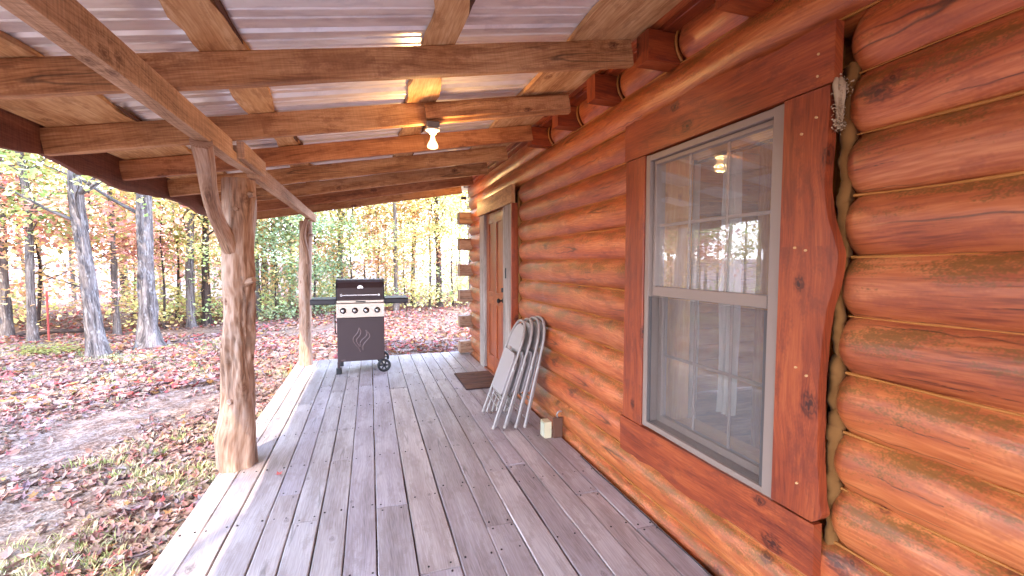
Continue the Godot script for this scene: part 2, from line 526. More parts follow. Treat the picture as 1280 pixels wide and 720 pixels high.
func build_ground():
	var n := FastNoiseLite.new()
	n.seed = 9; n.frequency = 1.0; n.fractal_type = FastNoiseLite.FRACTAL_NONE; n.noise_type = FastNoiseLite.TYPE_SIMPLEX
	# soil texture: 3 m tile
	var w := 512
	var data := PackedByteArray(); data.resize(w * w * 3)
	var hd := PackedByteArray(); hd.resize(w * w)
	for py in w:
		for px in w:
			var x := 3.0 * px / w
			var y := 3.0 * py / w
			var t := 0.0
			var wx := sat((x / 3.0 - 0.85) / 0.15)
			var wy := sat((y / 3.0 - 0.85) / 0.15)
			for ix in (2 if wx > 0.0 else 1):
				for iy in (2 if wy > 0.0 else 1):
					var wt := (wx if ix == 1 else 1.0 - wx) * (wy if iy == 1 else 1.0 - wy)
					var a := x - 3.0 * ix
					var b := y - 3.0 * iy
					t += wt * (0.5 + 0.25 * n.get_noise_2d(a * 3.0, b * 3.0) + 0.3 * n.get_noise_2d(a * 14.0, b * 14.0) + 0.3 * n.get_noise_2d(a * 45.0, b * 45.0))
			var col := ramp3([Color(0.34, 0.265, 0.23), Color(0.46, 0.375, 0.335), Color(0.53, 0.455, 0.415), Color(0.60, 0.535, 0.50)], t)
			var o := py * w + px
			data[o * 3] = int(col.r * 255.0); data[o * 3 + 1] = int(col.g * 255.0); data[o * 3 + 2] = int(col.b * 255.0)
			hd[o] = int(sat(t) * 255.0)
	var m := StandardMaterial3D.new()
	m.albedo_texture = ImageTexture.create_from_image(Image.create_from_data(w, w, false, Image.FORMAT_RGB8, data))
	m.heightmap_enabled = true
	m.heightmap_texture = ImageTexture.create_from_image(Image.create_from_data(w, w, false, Image.FORMAT_L8, hd))
	m.heightmap_scale = 1.5
	m.roughness = 1.0
	m.metallic_specular = 0.2
	m.vertex_color_use_as_albedo = true
	var xs := []
	var zs := []
	for i in 53: xs.append(-20.0 + i * 0.5)
	for e in [9.0, 14.0, 22.0, 36.0, 60.0, 110.0, 220.0, 420.0]: xs.append(e)
	for e in [-26.0, -36.0, -50.0, -75.0, -120.0, -220.0, -420.0]: xs.push_front(e)
	for i in 57: zs.append(-24.0 + i * 0.5)
	for e in [8.0, 14.0, 22.0, 36.0, 60.0, 110.0, 220.0, 420.0]: zs.append(e)
	for e in [-28.0, -34.0, -42.0, -54.0, -75.0, -120.0, -220.0, -420.0]: zs.push_front(e)
	var st := new_st()
	st.set_smooth_group(0)
	for j in zs.size():
		for i in xs.size():
			var x: float = xs[i]
			var z: float = zs[j]
			var k := ground_kind(x, z)
			var c := Color(0.95, 0.87, 0.82)
			var gr := sat(n.get_noise_2d(x * 0.5, z * 0.5) * 1.3 - 0.1 + (0.5 if x > -2.6 and z > -4.5 else 0.0) - k)
			c = c.lerp(Color(0.80, 0.80, 0.58), gr * 0.35)
			st.set_color(c)
			st.set_uv(Vector2(x, z) / 3.0)
			st.add_vertex(Vector3(x, ground_y(x, z), z))
	for j in zs.size() - 1:
		for i in xs.size() - 1:
			var a := j * xs.size() + i
			var b := a + xs.size()
			st.add_index(a); st.add_index(a + 1); st.add_index(b + 1)
			st.add_index(a); st.add_index(b + 1); st.add_index(b)
	st.generate_normals()
	var o := obj("ground", st.commit(), m)
	tag(o, "", "", "", "structure")

# ------------------------------------------------------------------ cabin
func log_mesh(z0: float, z1: float, sd: float, r := 0.11, round0 := true, round1 := true) -> ArrayMesh:
	var st := new_st()
	var L := z1 - z0
	var sides := 28
	var rings := maxi(3, int(L / 0.05))
	var rg := RandomNumberGenerator.new()
	rg.seed = int(sd * 1000.0)
	var bumps := []
	for i in int(L * 1.4) + 1:
		bumps.append([rg.randf() * L, rg.randf_range(PI * 0.55, PI * 1.45), rg.randf_range(0.004, 0.009), rg.randf_range(0.025, 0.05)])
	# sharp swellings where a limb was trimmed
	var steps := []
	if rg.randf() < 0.5: steps.append([rg.randf() * L, rg.randf_range(0.004, 0.008)])
	var P := []
	var zl := []
	for i in rings + 1:
		var s := i / float(rings)
		zl.append(s * L)
	if round0:
		zl.pop_front()
		for e in [0.035, 0.02, 0.009, 0.003, 0.0]: zl.push_front(e)
	if round1:
		zl.pop_back()
		for e in [0.035, 0.02, 0.009, 0.003, 0.0]: zl.append(L - e)
	for z in zl:
		var rr := r
		var oy := 0.004 * ns.get_noise_2d(z * 0.7 + sd, sd)
		var ox := 0.005 * ns.get_noise_2d(z * 0.6 - sd, sd * 2.0)
		var e := 1.0
		if round0: e = minf(e, z / 0.06)
		if round1: e = minf(e, (L - z) / 0.06)
		rr *= 1.0 - 0.26 * pow(1.0 - sat(e), 2.0)
		var ring := []
		for k in sides:
			var a := TAU * k / sides
			var q := rr + 0.004 * ns.get_noise_3d(cos(a) * 0.9 + sd * 3.0, sin(a) * 0.9, z * 1.1) + 0.0016 * ns.get_noise_3d(cos(a) * 4.0, sin(a) * 4.0 + sd, z * 1.6)
			for b in bumps:
				var dz: float = (z - b[0]) / b[3]
				if absf(dz) < 2.5:
					var da: float = (a - b[1]) * r / b[3]
					if absf(da) < 2.5: q += b[2] * exp(-dz * dz - da * da)
			for b in steps:
				var dz: float = z - b[0]
				if dz > 0.0 and dz < 0.3: q += b[1] * (1.0 - dz / 0.3) * sat(dz / 0.012) * (0.5 + 0.5 * cos(a - PI))
			ring.append(Vector3(cos(a) * q + ox, sin(a) * q + oy, z))
		P.append(ring)
	st.set_smooth_group(0)
	var u0 := rg.randf()
	var dv := rg.randf_range(-0.035, 0.035)
	for i in P.size() - 1:
		for k in sides:
			var n := (k + 1) % sides
			# v = 0.5 faces the porch (-x), smaller v is higher
			var va := k / float(sides) + dv
			var vb := (k + 1) / float(sides) + dv
			var ua: float = u0 + zl[i] / 2.0
			var ub: float = u0 + zl[i + 1] / 2.0
			quad(st, P[i][k], P[i + 1][k], P[i + 1][n], P[i][n], Vector2(ua, va), Vector2(ub, va), Vector2(ub, vb), Vector2(ua, vb))
	for e in 2:
		var ring = P[0] if e == 0 else P[P.size() - 1]
		var c := Vector3(0, 0, 0 if e == 0 else L)
		for k in sides:
			var n := (k + 1) % sides
			st.set_uv(Vector2(u0, 0.5)); st.add_vertex(c)
			st.set_uv(Vector2(u0 + 0.02, 0.55)); st.add_vertex(ring[k] if e == 0 else ring[n])
			st.set_uv(Vector2(u0 + 0.02, 0.6)); st.add_vertex(ring[n] if e == 0 else ring[k])
	return done(st)

var cabin: Node3D

func put_log(y: float, z0: float, z1: float, r0 := true, r1 := true, x := 1.545, r := 0.125):
	var i := rng.randi() % 3
	obj("log", log_mesh(z0, z1, rng.randf() * 90.0, r, r0, r1), M["log%d" % i], cabin, Transform3D(Basis.IDENTITY, Vector3(x, y, z0)))

func bead(y: float, z0: float, z1: float, r := 0.0045):
	var pts := []
	var rad := []
	var n := maxi(2, int((z1 - z0) / 0.05))
	var sd := rng.randf() * 40.0
	for i in n + 1:
		var z := z0 + (z1 - z0) * i / n
		pts.append(Vector3(1.4625 + 0.0025 * ns.get_noise_2d(z * 3.0, sd), y + 0.005 * ns.get_noise_2d(z * 1.3 + 7.0, sd), z))
		rad.append(r + 0.003 * ns.get_noise_2d(z * 5.0, sd + 9.0))
	obj("caulk_bead", tube(pts, rad, 7), M.caulk, cabin)

func build_cabin():
	cabin = thing("log_cabin", "cabin wall of red-orange varnished round logs with a window and a door", "cabin")
	var far := -6.62
	var near := 3.0
	for k in range(-1, 12):
		var y := 0.145 + PITCH * k
		if k <= 1:
			if k == -1:
				put_log(y, far, near)
			else:
				put_log(y, far, -5.73)
				put_log(y, -4.27, near)
		elif k <= 10:
			put_log(y, far, -5.73)
			put_log(y, -4.27, -2.12, true, false)
			put_log(y, -1.044, near)
		else:
			put_log(y, far, near)
		var yb := 0.05 + PITCH * k
		if k <= 1 or k == 2:
			bead(yb, -4.25, near)
			bead(yb, far + 0.05, -5.75)
		elif k <= 10:
			bead(yb, -4.25, -2.2)
			bead(yb, -1.02, near)
			bead(yb, far + 0.05, -5.75)
		else:
			bead(yb, far, near)
	# ceiling joists poke through the course under the porch roof
	var jz := [-3.52, -2.99, -2.45, -1.92, -1.39, -0.86, -0.33, 0.2, 0.73]
	var last := far
	for z in jz:
		put_log(2.425, last + 0.055 if last != far else far, z - 0.06, last != far, true)
		obj("joist_end", boxm(Vector3(1.28, 2.325, z - 0.05), Vector3(1.50, 2.47, z + 0.05), 0, 0.004), M.dark_wood, cabin)
		# caulk round the joist
		for s in [-1, 1]:
			var pts := []
			for i in 9:
				var a := PI * (0.24 + 0.52 * i / 8.0) + PI * 0.5
				pts.append(Vector3(1.545 + cos(a) * 0.121, 2.425 + sin(a) * 0.121, z + s * 0.062))
			obj("caulk_bead", tube(pts, [0.007], 6), M.caulk, cabin)
		last = z
	put_log(2.425, last + 0.055, near)
	bead(2.33, far, near)
	bead(2.52, far, near, 0.009)
	# top plate and ledger that carries the rafters
	obj("top_plate", boxm(Vector3(1.36, 2.472, far), Vector3(1.60, 2.512, near), 2), M.dark_wood, cabin)
	var pl := []
	var pr := []
	for i in 80:
		var z := far + (near - far) * i / 79.0
		pl.append(Vector3(1.345 + 0.006 * ns.get_noise_2d(z, 4.0), 2.575 + 0.01 * ns.get_noise_2d(z * 0.8, 9.0), z))
		pr.append(0.075 + 0.006 * ns.get_noise_2d(z * 1.2, 1.0))
	obj("ledger_log", tube(pl, pr, 20), M.log0, cabin)
	# square log ends of the cross wall at the far corner
	for k in 7:
		var y := 0.105 + 0.38 * k
		if y > 2.3: break
		obj("corner_log_end", boxm(Vector3(1.255, y - 0.085, -6.60), Vector3(1.50, y + 0.085, -6.42), 0, 0.012), M.cedar, cabin)
	build_window()
	build_door()

func zy(x: float) -> Transform3D:
	# prism plane: u -> z, v -> y, depth -> +x
	return Transform3D(Basis(Vector3(0, 0, 1), Vector3(0, 1, 0), Vector3(1, 0, 0)), Vector3(x, 0, 0))

func live(pts: Array, per := 5, amp := 0.004, sd := 0.0) -> Array:
	var c := curve(pts, per)
	var out := []
	for p in c:
		out.append(p + Vector2(amp * ns.get_noise_2d(p.y * 9.0 + sd, 2.0), amp * ns.get_noise_2d(p.x * 9.0 + sd, 5.0)))
	return out

func build_window():
	var w := Node3D.new()
	w.name = "window"
	cabin.add_child(w, true)
	# wide stained trim boards with waney edges
	var top := live([Vector2(-2.24, 2.125), Vector2(-1.9, 2.12), Vector2(-1.6, 2.135), Vector2(-1.3, 2.115), Vector2(-1.05, 2.115)], 6, 0.006, 3.0)
	obj("trim_board", prism([Vector2(-2.24, 1.925)] + top + [Vector2(-1.047, 1.925)], 0.036, zy(1.390)), M.trim, w)
	var redge := live([Vector2(-1.058, 1.922), Vector2(-1.063, 1.75), Vector2(-1.066, 1.60), Vector2(-1.052, 1.51), Vector2(-1.028, 1.43), Vector2(-1.012, 1.37), Vector2(-1.028, 1.27), Vector2(-1.052, 1.14), Vector2(-1.058, 0.92), Vector2(-1.052, 0.70), Vector2(-1.040, 0.58), Vector2(-1.030, 0.53), Vector2(-1.062, 0.494)], 5, 0.003, 8.0)
	obj("trim_board", prism(redge + [Vector2(-1.222, 0.492), Vector2(-1.222, 1.922)], 0.036, zy(1.393), Vector2(2.0, 0.5), true), M.trim, w)
	obj("trim_board", boxm(Vector3(1.394, 0.470, -2.232), Vector3(1.43, 1.922, -2.052), 1), M.trim, w)
	var bot := live([Vector2(-1.052, 0.310), Vector2(-1.4, 0.300), Vector2(-1.7, 0.275), Vector2(-1.95, 0.285), Vector2(-2.25, 0.268)], 6, 0.010, 5.0)
	obj("trim_board", prism([Vector2(-2.25, 0.466), Vector2(-1.052, 0.489)] + bot, 0.036, zy(1.388)), M.trim, w)
	for p in [Vector2(-1.10, 2.03), Vector2(-1.10, 1.96), Vector2(-1.10, 1.83), Vector2(-1.15, 1.79), Vector2(-1.12, 1.40), Vector2(-1.16, 1.41), Vector2(-1.14, 1.0), Vector2(-1.10, 0.98), Vector2(-1.12, 0.6)]:
		var st := new_st()
		add_tube(st, [Vector3(1.3865, p.y, p.x), Vector3(1.40, p.y, p.x)], [0.004], 7)
		obj("nail_head", done(st), M.nail_pale, w)
	# vinyl frame
	var y0 := 0.478
	var y1 := 1.918
	var z0 := -2.050
	var z1 := -1.224
	obj("frame", boxm(Vector3(1.402, y0, z0), Vector3(1.50, y1, z0 + 0.034), 1, 0.002), M.vinyl, w)
	obj("frame", boxm(Vector3(1.402, y0, z1 - 0.050), Vector3(1.50, y1, z1), 1, 0.002), M.vinyl, w)
	obj("frame", boxm(Vector3(1.404, y1 - 0.030, z0 + 0.034), Vector3(1.50, y1, z1 - 0.050), 2, 0.002), M.vinyl, w)
	obj("frame", boxm(Vector3(1.404, y0, z0 + 0.034), Vector3(1.50, y0 + 0.028, z1 - 0.050), 2, 0.002), M.vinyl, w)
	# upper sash
	var gz0 := z0 + 0.036
	var gz1 := z1 - 0.052
	var up := Node3D.new(); up.name = "upper_sash"; w.add_child(up)
	sash(up, 1.425, gz0, gz1, 1.185, y1 - 0.032, 0.020, 0.050, M.vinyl, false)
	var lo := Node3D.new(); lo.name = "lower_sash"; w.add_child(lo)
	sash(lo, 1.468, gz0, gz1, y0 + 0.030, 1.225, 0.034, 0.034, M.vinyl, true)
	# insect screen over the lower half
	obj("screen", boxm(Vector3(1.4120, y0 + 0.032, gz0 + 0.014), Vector3(1.4126, 1.18, gz1 - 0.014), 1, 0.0001), M.screen, w)
	for e in 2:
		obj("screen_frame", boxm(Vector3(1.406, y0 + 0.03, gz0 if e == 0 else gz1 - 0.014), Vector3(1.418, 1.18, gz0 + 0.014 if e == 0 else gz1), 1, 0.001), M.vinyl_dark, w)
	# pine reveal inside the log wall
	obj("reveal", boxm(Vector3(1.50, y0 - 0.02, z0 - 0.02), Vector3(1.70, y1 + 0.02, z0), 1), M.pine, w)
	obj("reveal", boxm(Vector3(1.50, y0 - 0.02, z1), Vector3(1.70, y1 + 0.02, z1 + 0.02), 1), M.pine, w)
	obj("reveal", boxm(Vector3(1.50, y1, z0), Vector3(1.70, y1 + 0.02, z1), 2), M.pine, w)
	obj("reveal", boxm(Vector3(1.50, y0 - 0.03, z0), Vector3(1.74, y0, z1), 2), M.pine, w)
	# gap filler between trim and log ends, and a tuft of loose insulation
	var pts := []
	var rad := []
	for i in 150:
		var y := 0.36 + i * 0.0109
		pts.append(Vector3(1.470 + 0.006 * ns.get_noise_2d(y * 17.0, 1.0), y, -1.050 + 0.010 * ns.get_noise_2d(y * 9.0, 4.0) + 0.005 * ns.get_noise_2d(y * 40.0, 4.0)))
		rad.append(0.022 + 0.004 * ns.get_noise_2d(y * 13.0, 7.0) + 0.003 * ns.get_noise_2d(y * 45.0, 7.0))
	obj("gap_filler", tube(pts, rad, 10, 0.01, 3.0), M.foam, w)
	var st := new_st()
	st.set_smooth_group(-1)
	for i in 520:
		var t := rng.randf()
		var wide := 0.5 if t > 0.45 else 1.0
		var c := Vector3(1.395 + rng.randf_range(0.0, 0.03), 1.925 - (t * 0.15 if t > 0.45 else t * 0.10) , -1.040) + Vector3(rng.randfn() * 0.006, rng.randfn() * 0.008, rng.randfn() * 0.011 * wide)
		var d := Vector3(rng.randf_range(-1, 1), rng.randf_range(-1, 1), rng.randf_range(-1, 1)).normalized() * rng.randf_range(0.002, 0.006)
		var e := d.cross(Vector3(rng.randf(), 0.3, rng.randf())).normalized() * rng.randf_range(0.0015, 0.004)
		quad(st, c - d, c + e, c + d, c - e)
	add_tube(st, [Vector3(1.405, 1.935, -1.043), Vector3(1.402, 1.915, -1.040), Vector3(1.408, 1.885, -1.040), Vector3(1.412, 1.85, -1.041), Vector3(1.418, 1.80, -1.044)], [0.006, 0.014, 0.012, 0.007, 0.003], 12, true, Vector2.ZERO, 0.010, 2.0)
	obj("insulation_tuft", done(st), M.fluff, w)

func sash(parent: Node3D, x: float, z0: float, z1: float, y0: float, y1: float, side: float, rail: float, mat: Material, low: bool):
	var d := 0.034
	obj("stile", boxm(Vector3(x, y0, z0), Vector3(x + d, y1, z0 + side), 1, 0.002), mat, parent)
	obj("stile", boxm(Vector3(x, y0, z1 - side), Vector3(x + d, y1, z1), 1, 0.002), mat, parent)
	obj("rail", boxm(Vector3(x + 0.001, y1 - side, z0 + side), Vector3(x + d, y1, z1 - side), 2, 0.002), mat, parent)
	obj("rail", boxm(Vector3(x - 0.001, y0, z0 + side), Vector3(x + d, y0 + rail, z1 - side), 2, 0.002), mat, parent)
	var a0 := z0 + side
	var a1 := z1 - side
	var b0 := y0 + rail
	var b1 := y1 - side
	obj("pane", boxm(Vector3(x + 0.012, b0, a0), Vector3(x + 0.016, b1, a1), 1, 0.0005), M.glass, parent)
	obj("pane", boxm(Vector3(x + 0.028, b0, a0), Vector3(x + 0.032, b1, a1), 1, 0.0005), M.glass, parent)
	for i in [1, 2]:
		var z: float = a0 + (a1 - a0) * i / 3.0
		obj("muntin", boxm(Vector3(x + 0.020, b0, z - 0.008), Vector3(x + 0.027, b1, z + 0.008), 1, 0.002), mat, parent)
	var ym := (b0 + b1) * 0.5
	if low: ym = b0 + (b1 - b0) * 0.5
	for i in 3:
		var za: float = a0 + (a1 - a0) * i / 3.0 + (0.008 if i > 0 else 0.0)
		var zb: float = a0 + (a1 - a0) * (i + 1) / 3.0 - (0.008 if i < 2 else 0.0)
		obj("muntin", boxm(Vector3(x + 0.020, ym - 0.008, za), Vector3(x + 0.027, ym + 0.008, zb), 2, 0.002), mat, parent)

func build_door():
	var d := Node3D.new()
	d.name = "door"
	cabin.add_child(d, true)
	# slab: stiles, rails and two recessed panels, set back in the wall
	var z0 := -5.50
	var z1 := -4.70
	var x := 1.42
	obj("panel", boxm(Vector3(x + 0.012, 0.02, z0), Vector3(x + 0.045, 1.96, z1), 1), M.door, d)
	for e in [[z0, z0 + 0.12], [z1 - 0.12, z1], [-5.16, -5.04]]:
		obj("stile", boxm(Vector3(x, 0.02, e[0]), Vector3(x + 0.0125, 1.96, e[1]), 1, 0.003), M.door, d)
	for e in [[0.02, 0.22], [0.85, 1.0], [1.83, 1.96]]:
		for s in [[z0 + 0.12, -5.16], [-5.04, z1 - 0.12]]:
			obj("rail", boxm(Vector3(x, e[0], s[0]), Vector3(x + 0.0125, e[1], s[1]), 2, 0.003), M.door, d)
	# handle near the latch side
	var h := obj("handle", lathe([Vector2(0, 0), Vector2(0.026, 0.0), Vector2(0.026, 0.008), Vector2(0.010, 0.012), Vector2(0.010, 0.035), Vector2(0.024, 0.045), Vector2(0.028, 0.058), Vector2(0.020, 0.07), Vector2(0, 0.073)], 16), M.iron, d, Transform3D(Basis(Vector3(0, 0, 1), Vector3(-1, 0, 0), Vector3(0, -1, 0)), Vector3(x, 0.93, -4.76)))
	tag(h, "dark metal door knob")
	obj("deadbolt", lathe([Vector2(0, 0), Vector2(0.027, 0.0), Vector2(0.025, 0.018), Vector2(0, 0.02)], 16), M.iron, d, Transform3D(Basis(Vector3(0, 0, 1), Vector3(-1, 0, 0), Vector3(0, -1, 0)), Vector3(x, 1.05, -4.76)))
	# casings: grey uprights and a tan head board
	obj("casing", boxm(Vector3(1.388, 0.0, -5.74), Vector3(1.43, 1.96, -5.50), 1, 0.004), M.grey_wood, d)
	obj("casing", boxm(Vector3(1.40, 0.0, -4.70), Vector3(1.44, 1.96, -4.60), 1, 0.004), M.grey_wood, d)
	obj("casing", boxm(Vector3(1.384, 0.0, -4.60), Vector3(1.43, 1.96, -4.34), 1, 0.004), M.grey_wood, d)
	obj("casing", boxm(Vector3(1.372, 0.0, -4.335), Vector3(1.45, 1.96, -4.305), 1, 0.004), M.trim, d)
	obj("head_board", boxm(Vector3(1.372, 1.963, -5.80), Vector3(1.41, 2.15, -4.30), 2, 0.004), M.rafter, d)
	obj("threshold", boxm(Vector3(1.385, 0.0, -5.50), Vector3(1.50, 0.02, -4.70), 2), M.dark_wood, d)
	var bz := obj("bell_button", boxm(Vector3(1.374, 1.19, -4.55), Vector3(1.3838, 1.30, -4.525), 1, 0.003), M.black, d)
	tag(bz, "narrow black bell button")
	var pts := []
	var rad := []
	for i in 40:
		var y := 0.05 + i * 0.052
		pts.append(Vector3(1.46, y, -4.285 + 0.01 * ns.get_noise_2d(y * 7.0, 14.0)))
		rad.append(0.020 + 0.008 * ns.get_noise_2d(y * 12.0, 17.0))
	obj("gap_filler", tube(pts, rad, 8, 0.01, 6.0), M.foam, d)

# ------------------------------------------------------------------ the room behind the window
func build_interior():
	var r := Node3D.new()
	r.name = "room"
	cabin.add_child(r, true)
	tag(r, "pine-boarded room behind the window")
	# inner lining of the porch wall, in four pieces round the window
	obj("lining", boxm(Vector3(1.645, -0.1, -4.0), Vector3(1.695, 2.75, -2.08), 2), M.pine, r)
	obj("lining", boxm(Vector3(1.645, -0.1, -1.20), Vector3(1.695, 2.75, 3.0), 2), M.pine, r)
	obj("lining", boxm(Vector3(1.645, 1.94, -2.08), Vector3(1.695, 2.75, -1.20), 2), M.pine, r)
	obj("lining", boxm(Vector3(1.645, -0.1, -2.08), Vector3(1.695, 0.445, -1.20), 2), M.pine, r)
	obj("lining", boxm(Vector3(1.645, -0.3, -6.66), Vector3(1.695, 2.75, -4.3), 2), M.pine, r)
	obj("wall", boxm(Vector3(1.50, -0.3, -6.62), Vector3(6.2, 2.78, -6.46), 0), M.pine, r)
	# interior casing beside the window
	obj("casing", boxm(Vector3(1.70, 0.35, -1.20), Vector3(1.73, 2.05, -1.07), 1), M.pine, r)
	obj("casing", boxm(Vector3(1.70, 0.35, -2.21), Vector3(1.73, 2.05, -2.08), 1), M.pine, r)
	obj("floor", boxm(Vector3(1.645, -0.25, -4.0), Vector3(6.1, -0.1, 3.0), 0), M.rafter, r)
	obj("ceiling", boxm(Vector3(1.2, 2.78, -6.7), Vector3(6.3, 2.95, 3.05), 0), M.pine, r)
	# partition of horizontal pine boards
	for i in 16:
		obj("wall_board", boxm(Vector3(1.70, -0.1 + i * 0.18, -4.10), Vector3(6.0, 0.076 + i * 0.18, -4.06 + 0.004 * (i % 2)), 0, 0.008), M.pine, r)
	obj("wall", boxm(Vector3(1.645, -0.1, -4.30), Vector3(6.1, 2.78, -4.12), 0), M.pine, r)
	obj("wall", boxm(Vector3(1.645, -0.1, 2.9), Vector3(6.1, 2.78, 3.05), 0), M.pine, r)
	# far wall with an unseen opening added so daylight reaches the room
	obj("wall", boxm(Vector3(6.0, -0.1, -4.1), Vector3(6.2, 0.7, 2.9), 2), M.pine, r)
	obj("wall", boxm(Vector3(6.0, 2.2, -4.1), Vector3(6.2, 2.78, 2.9), 2), M.pine, r)
	for e in [[-4.1, 0.2], [2.3, 2.9]]:
		obj("wall", boxm(Vector3(6.0, 0.7, e[0]), Vector3(6.2, 2.2, e[1]), 2), M.pine, r)
	# ceiling beams and a post
	for z in [-3.2, -1.9, -0.8, 0.6]:
		obj("ceiling_beam", boxm(Vector3(1.70, 2.60, z - 0.07), Vector3(6.0, 2.775, z + 0.07), 0, 0.006), M.rafter, r)
	obj("wall_post", boxm(Vector3(2.6, -0.1, -2.47), Vector3(2.76, 2.78, -2.30), 1, 0.006), M.pine, r)
	obj("cross_beam", boxm(Vector3(1.70, 1.88, -4.055), Vector3(6.0, 2.02, -3.98), 0, 0.006), M.rafter, r)
	# curtains on a rod
	var rod := thing("curtain_rod", "dark curtain rod inside the window", "curtain rod", Vector3(1.80, 1.93, -2.35))
	obj("rod", tube([Vector3(0, 0, 0), Vector3(0, 0, 1.5)], [0.009], 10), M.iron, rod)
	obj("bracket", boxm(Vector3(-0.106, -0.012, 0.20), Vector3(-0.0095, 0.012, 0.225), 0, 0.002), M.iron, rod)
	obj("bracket", boxm(Vector3(-0.106, -0.012, 1.27), Vector3(-0.0095, 0.012, 1.295), 0, 0.002), M.iron, rod)
	for c in [[-2.30, -2.12, "white curtain panel hanging at the door end of the window", 1.2], [-1.93, -1.82, "white curtain panel bunched near the middle of the window", 0.60]]:
		var st := new_st()
		st.set_smooth_group(0)
		var nx := 40
		var ny := 14
		var top := 1.92
		var botm: float = 0.55 if c[3] < 1.0 else 0.2
		var pts := []
		for j in ny + 1:
			var row := []
			for i in nx + 1:
				var s := i / float(nx)
				var t := j / float(ny)
				var z: float = lerpf(c[0], c[1], s) + 0.02 * t * ns.get_noise_2d(s * 2.0, t * 2.0)
				row.append(Vector3(1.80 + 0.022 * sin(s * 26.0 + t * 0.8) + 0.012 * ns.get_noise_2d(s * 6.0, t * 3.0 + c[0]), lerpf(top, botm, t), z))
			pts.append(row)
		for j in ny:
			for i in nx:
				quad(st, pts[j][i], pts[j][i + 1], pts[j + 1][i + 1], pts[j + 1][i])
		var o := obj("curtain", done(st), M.curtain)
		tag(o, c[2], "curtain", "curtains inside the window")

# ------------------------------------------------------------------ deck
func build_deck():
	var dk := Node3D.new()
	dk.name = "porch_deck"
	add_child(dk)
	dk.set_meta("kind", "structure")
	var xs := [-0.96, -0.835, -0.70, -0.54, -0.412, -0.276, -0.137, 0.009, 0.184, 0.37, 0.55, 0.70, 0.845, 0.99, 1.13, 1.275, 1.405]
	# butt joints that the picture shows, by board
	var cuts := {0: [0.3, -4.2], 1: [-1.95, -5.4], 2: [-0.4, -4.6], 3: [-2.80, -5.2], 4: [-2.48, -4.95], 5: [-1.2, -3.2, -5.55], 6: [-1.95, -5.1], 7: [-2.5, -5.85], 8: [-1.9, -4.9], 9: [-2.62, -5.5], 10: [-2.15, -4.4], 11: [-2.72, -5.1], 12: [-2.78, -4.7], 13: [-1.2, -3.35, -5.6], 14: [-2.3, -4.9], 15: [-1.9, -4.0, -5.7]}
	var nails := new_st()
	for i in xs.size() - 1:
		var zs: Array = [2.6] + cuts[i] + [-6.66]
		for s in zs.size() - 1:
			var a: float = zs[s]
			var b: float = zs[s + 1]
			var g := rng.randf_range(0.004, 0.008)
			var w: float = xs[i + 1] - xs[i] - g
			var L := a - b - 0.005
			if s == zs.size() - 2: L += rng.randf_range(-0.015, 0.02)
			var st := new_st()
			var bs := Basis(Vector3(0, 0, -1), Vector3(0, 1, 0), Vector3(1, 0, 0)).rotated(Vector3.UP, rng.randf_range(-0.0007, 0.0007))
			add_beam(st, L, 0.036, w, 0.004, maxi(2, int(L / 0.18)), 0.0022, rng.randf() * 60.0, Vector2(rng.randf(), rng.randf()), Transform3D.IDENTITY, 0.004)
			obj("deck_board", done(st), M["deck%d" % (rng.randi() % 5)], dk, Transform3D(bs, Vector3((xs[i] + xs[i + 1]) * 0.5, -0.018 + rng.randf_range(-0.0015, 0.0015), a)))
			for e in [a - 0.025, b + 0.03] + JZ.filter(func(jz): return jz < a - 0.15 and jz > b + 0.15):
				for q in [-0.32, 0.32]:
					var c := Vector3((xs[i] + xs[i + 1]) * 0.5 + q * w + rng.randf_range(-0.01, 0.01), 0.0006, e + rng.randf_range(-0.012, 0.008))
					add_tube(nails, [c - Vector3(0, 0.004, 0), c + Vector3(0, 0.0014, 0)], [0.0052], 6)
	var nl := obj("nail_heads", done(nails), M.nail, dk)
	tag(nl, "", "", "", "stuff")
	for z in JZ:
		obj("joist", boxm(Vector3(-0.90, -0.20, z - 0.02), Vector3(1.40, -0.0405, z + 0.02), 0), M.rafter, dk)
	obj("rim_board", boxm(Vector3(-0.94, -0.24, -6.60), Vector3(-0.905, -0.0415, 2.55), 2), M.grey_wood, dk)

# ------------------------------------------------------------------ porch roof and posts
var porch: Node3D

func raf_y(x: float) -> float:   # underside of rafters
	return 1.88 + SLOPE * (x + 1.47)

func slope_xf(x: float, y: float, z: float) -> Transform3D:
	var ang := atan(SLOPE)
	var bx := Vector3(cos(ang), sin(ang), 0)
	var by := Vector3(-sin(ang), cos(ang), 0)
	return Transform3D(Basis(bx, by, Vector3(0, 0, 1)), Vector3(x, y, z))

func along_z(x: float, y: float, z: float) -> Transform3D:
	# beam local x -> -z, local y -> roof normal, local z -> up-slope
	var ang := atan(SLOPE)
	return Transform3D(Basis(Vector3(0, 0, -1), Vector3(-sin(ang), cos(ang), 0), Vector3(cos(ang), sin(ang), 0)), Vector3(x, y, z))

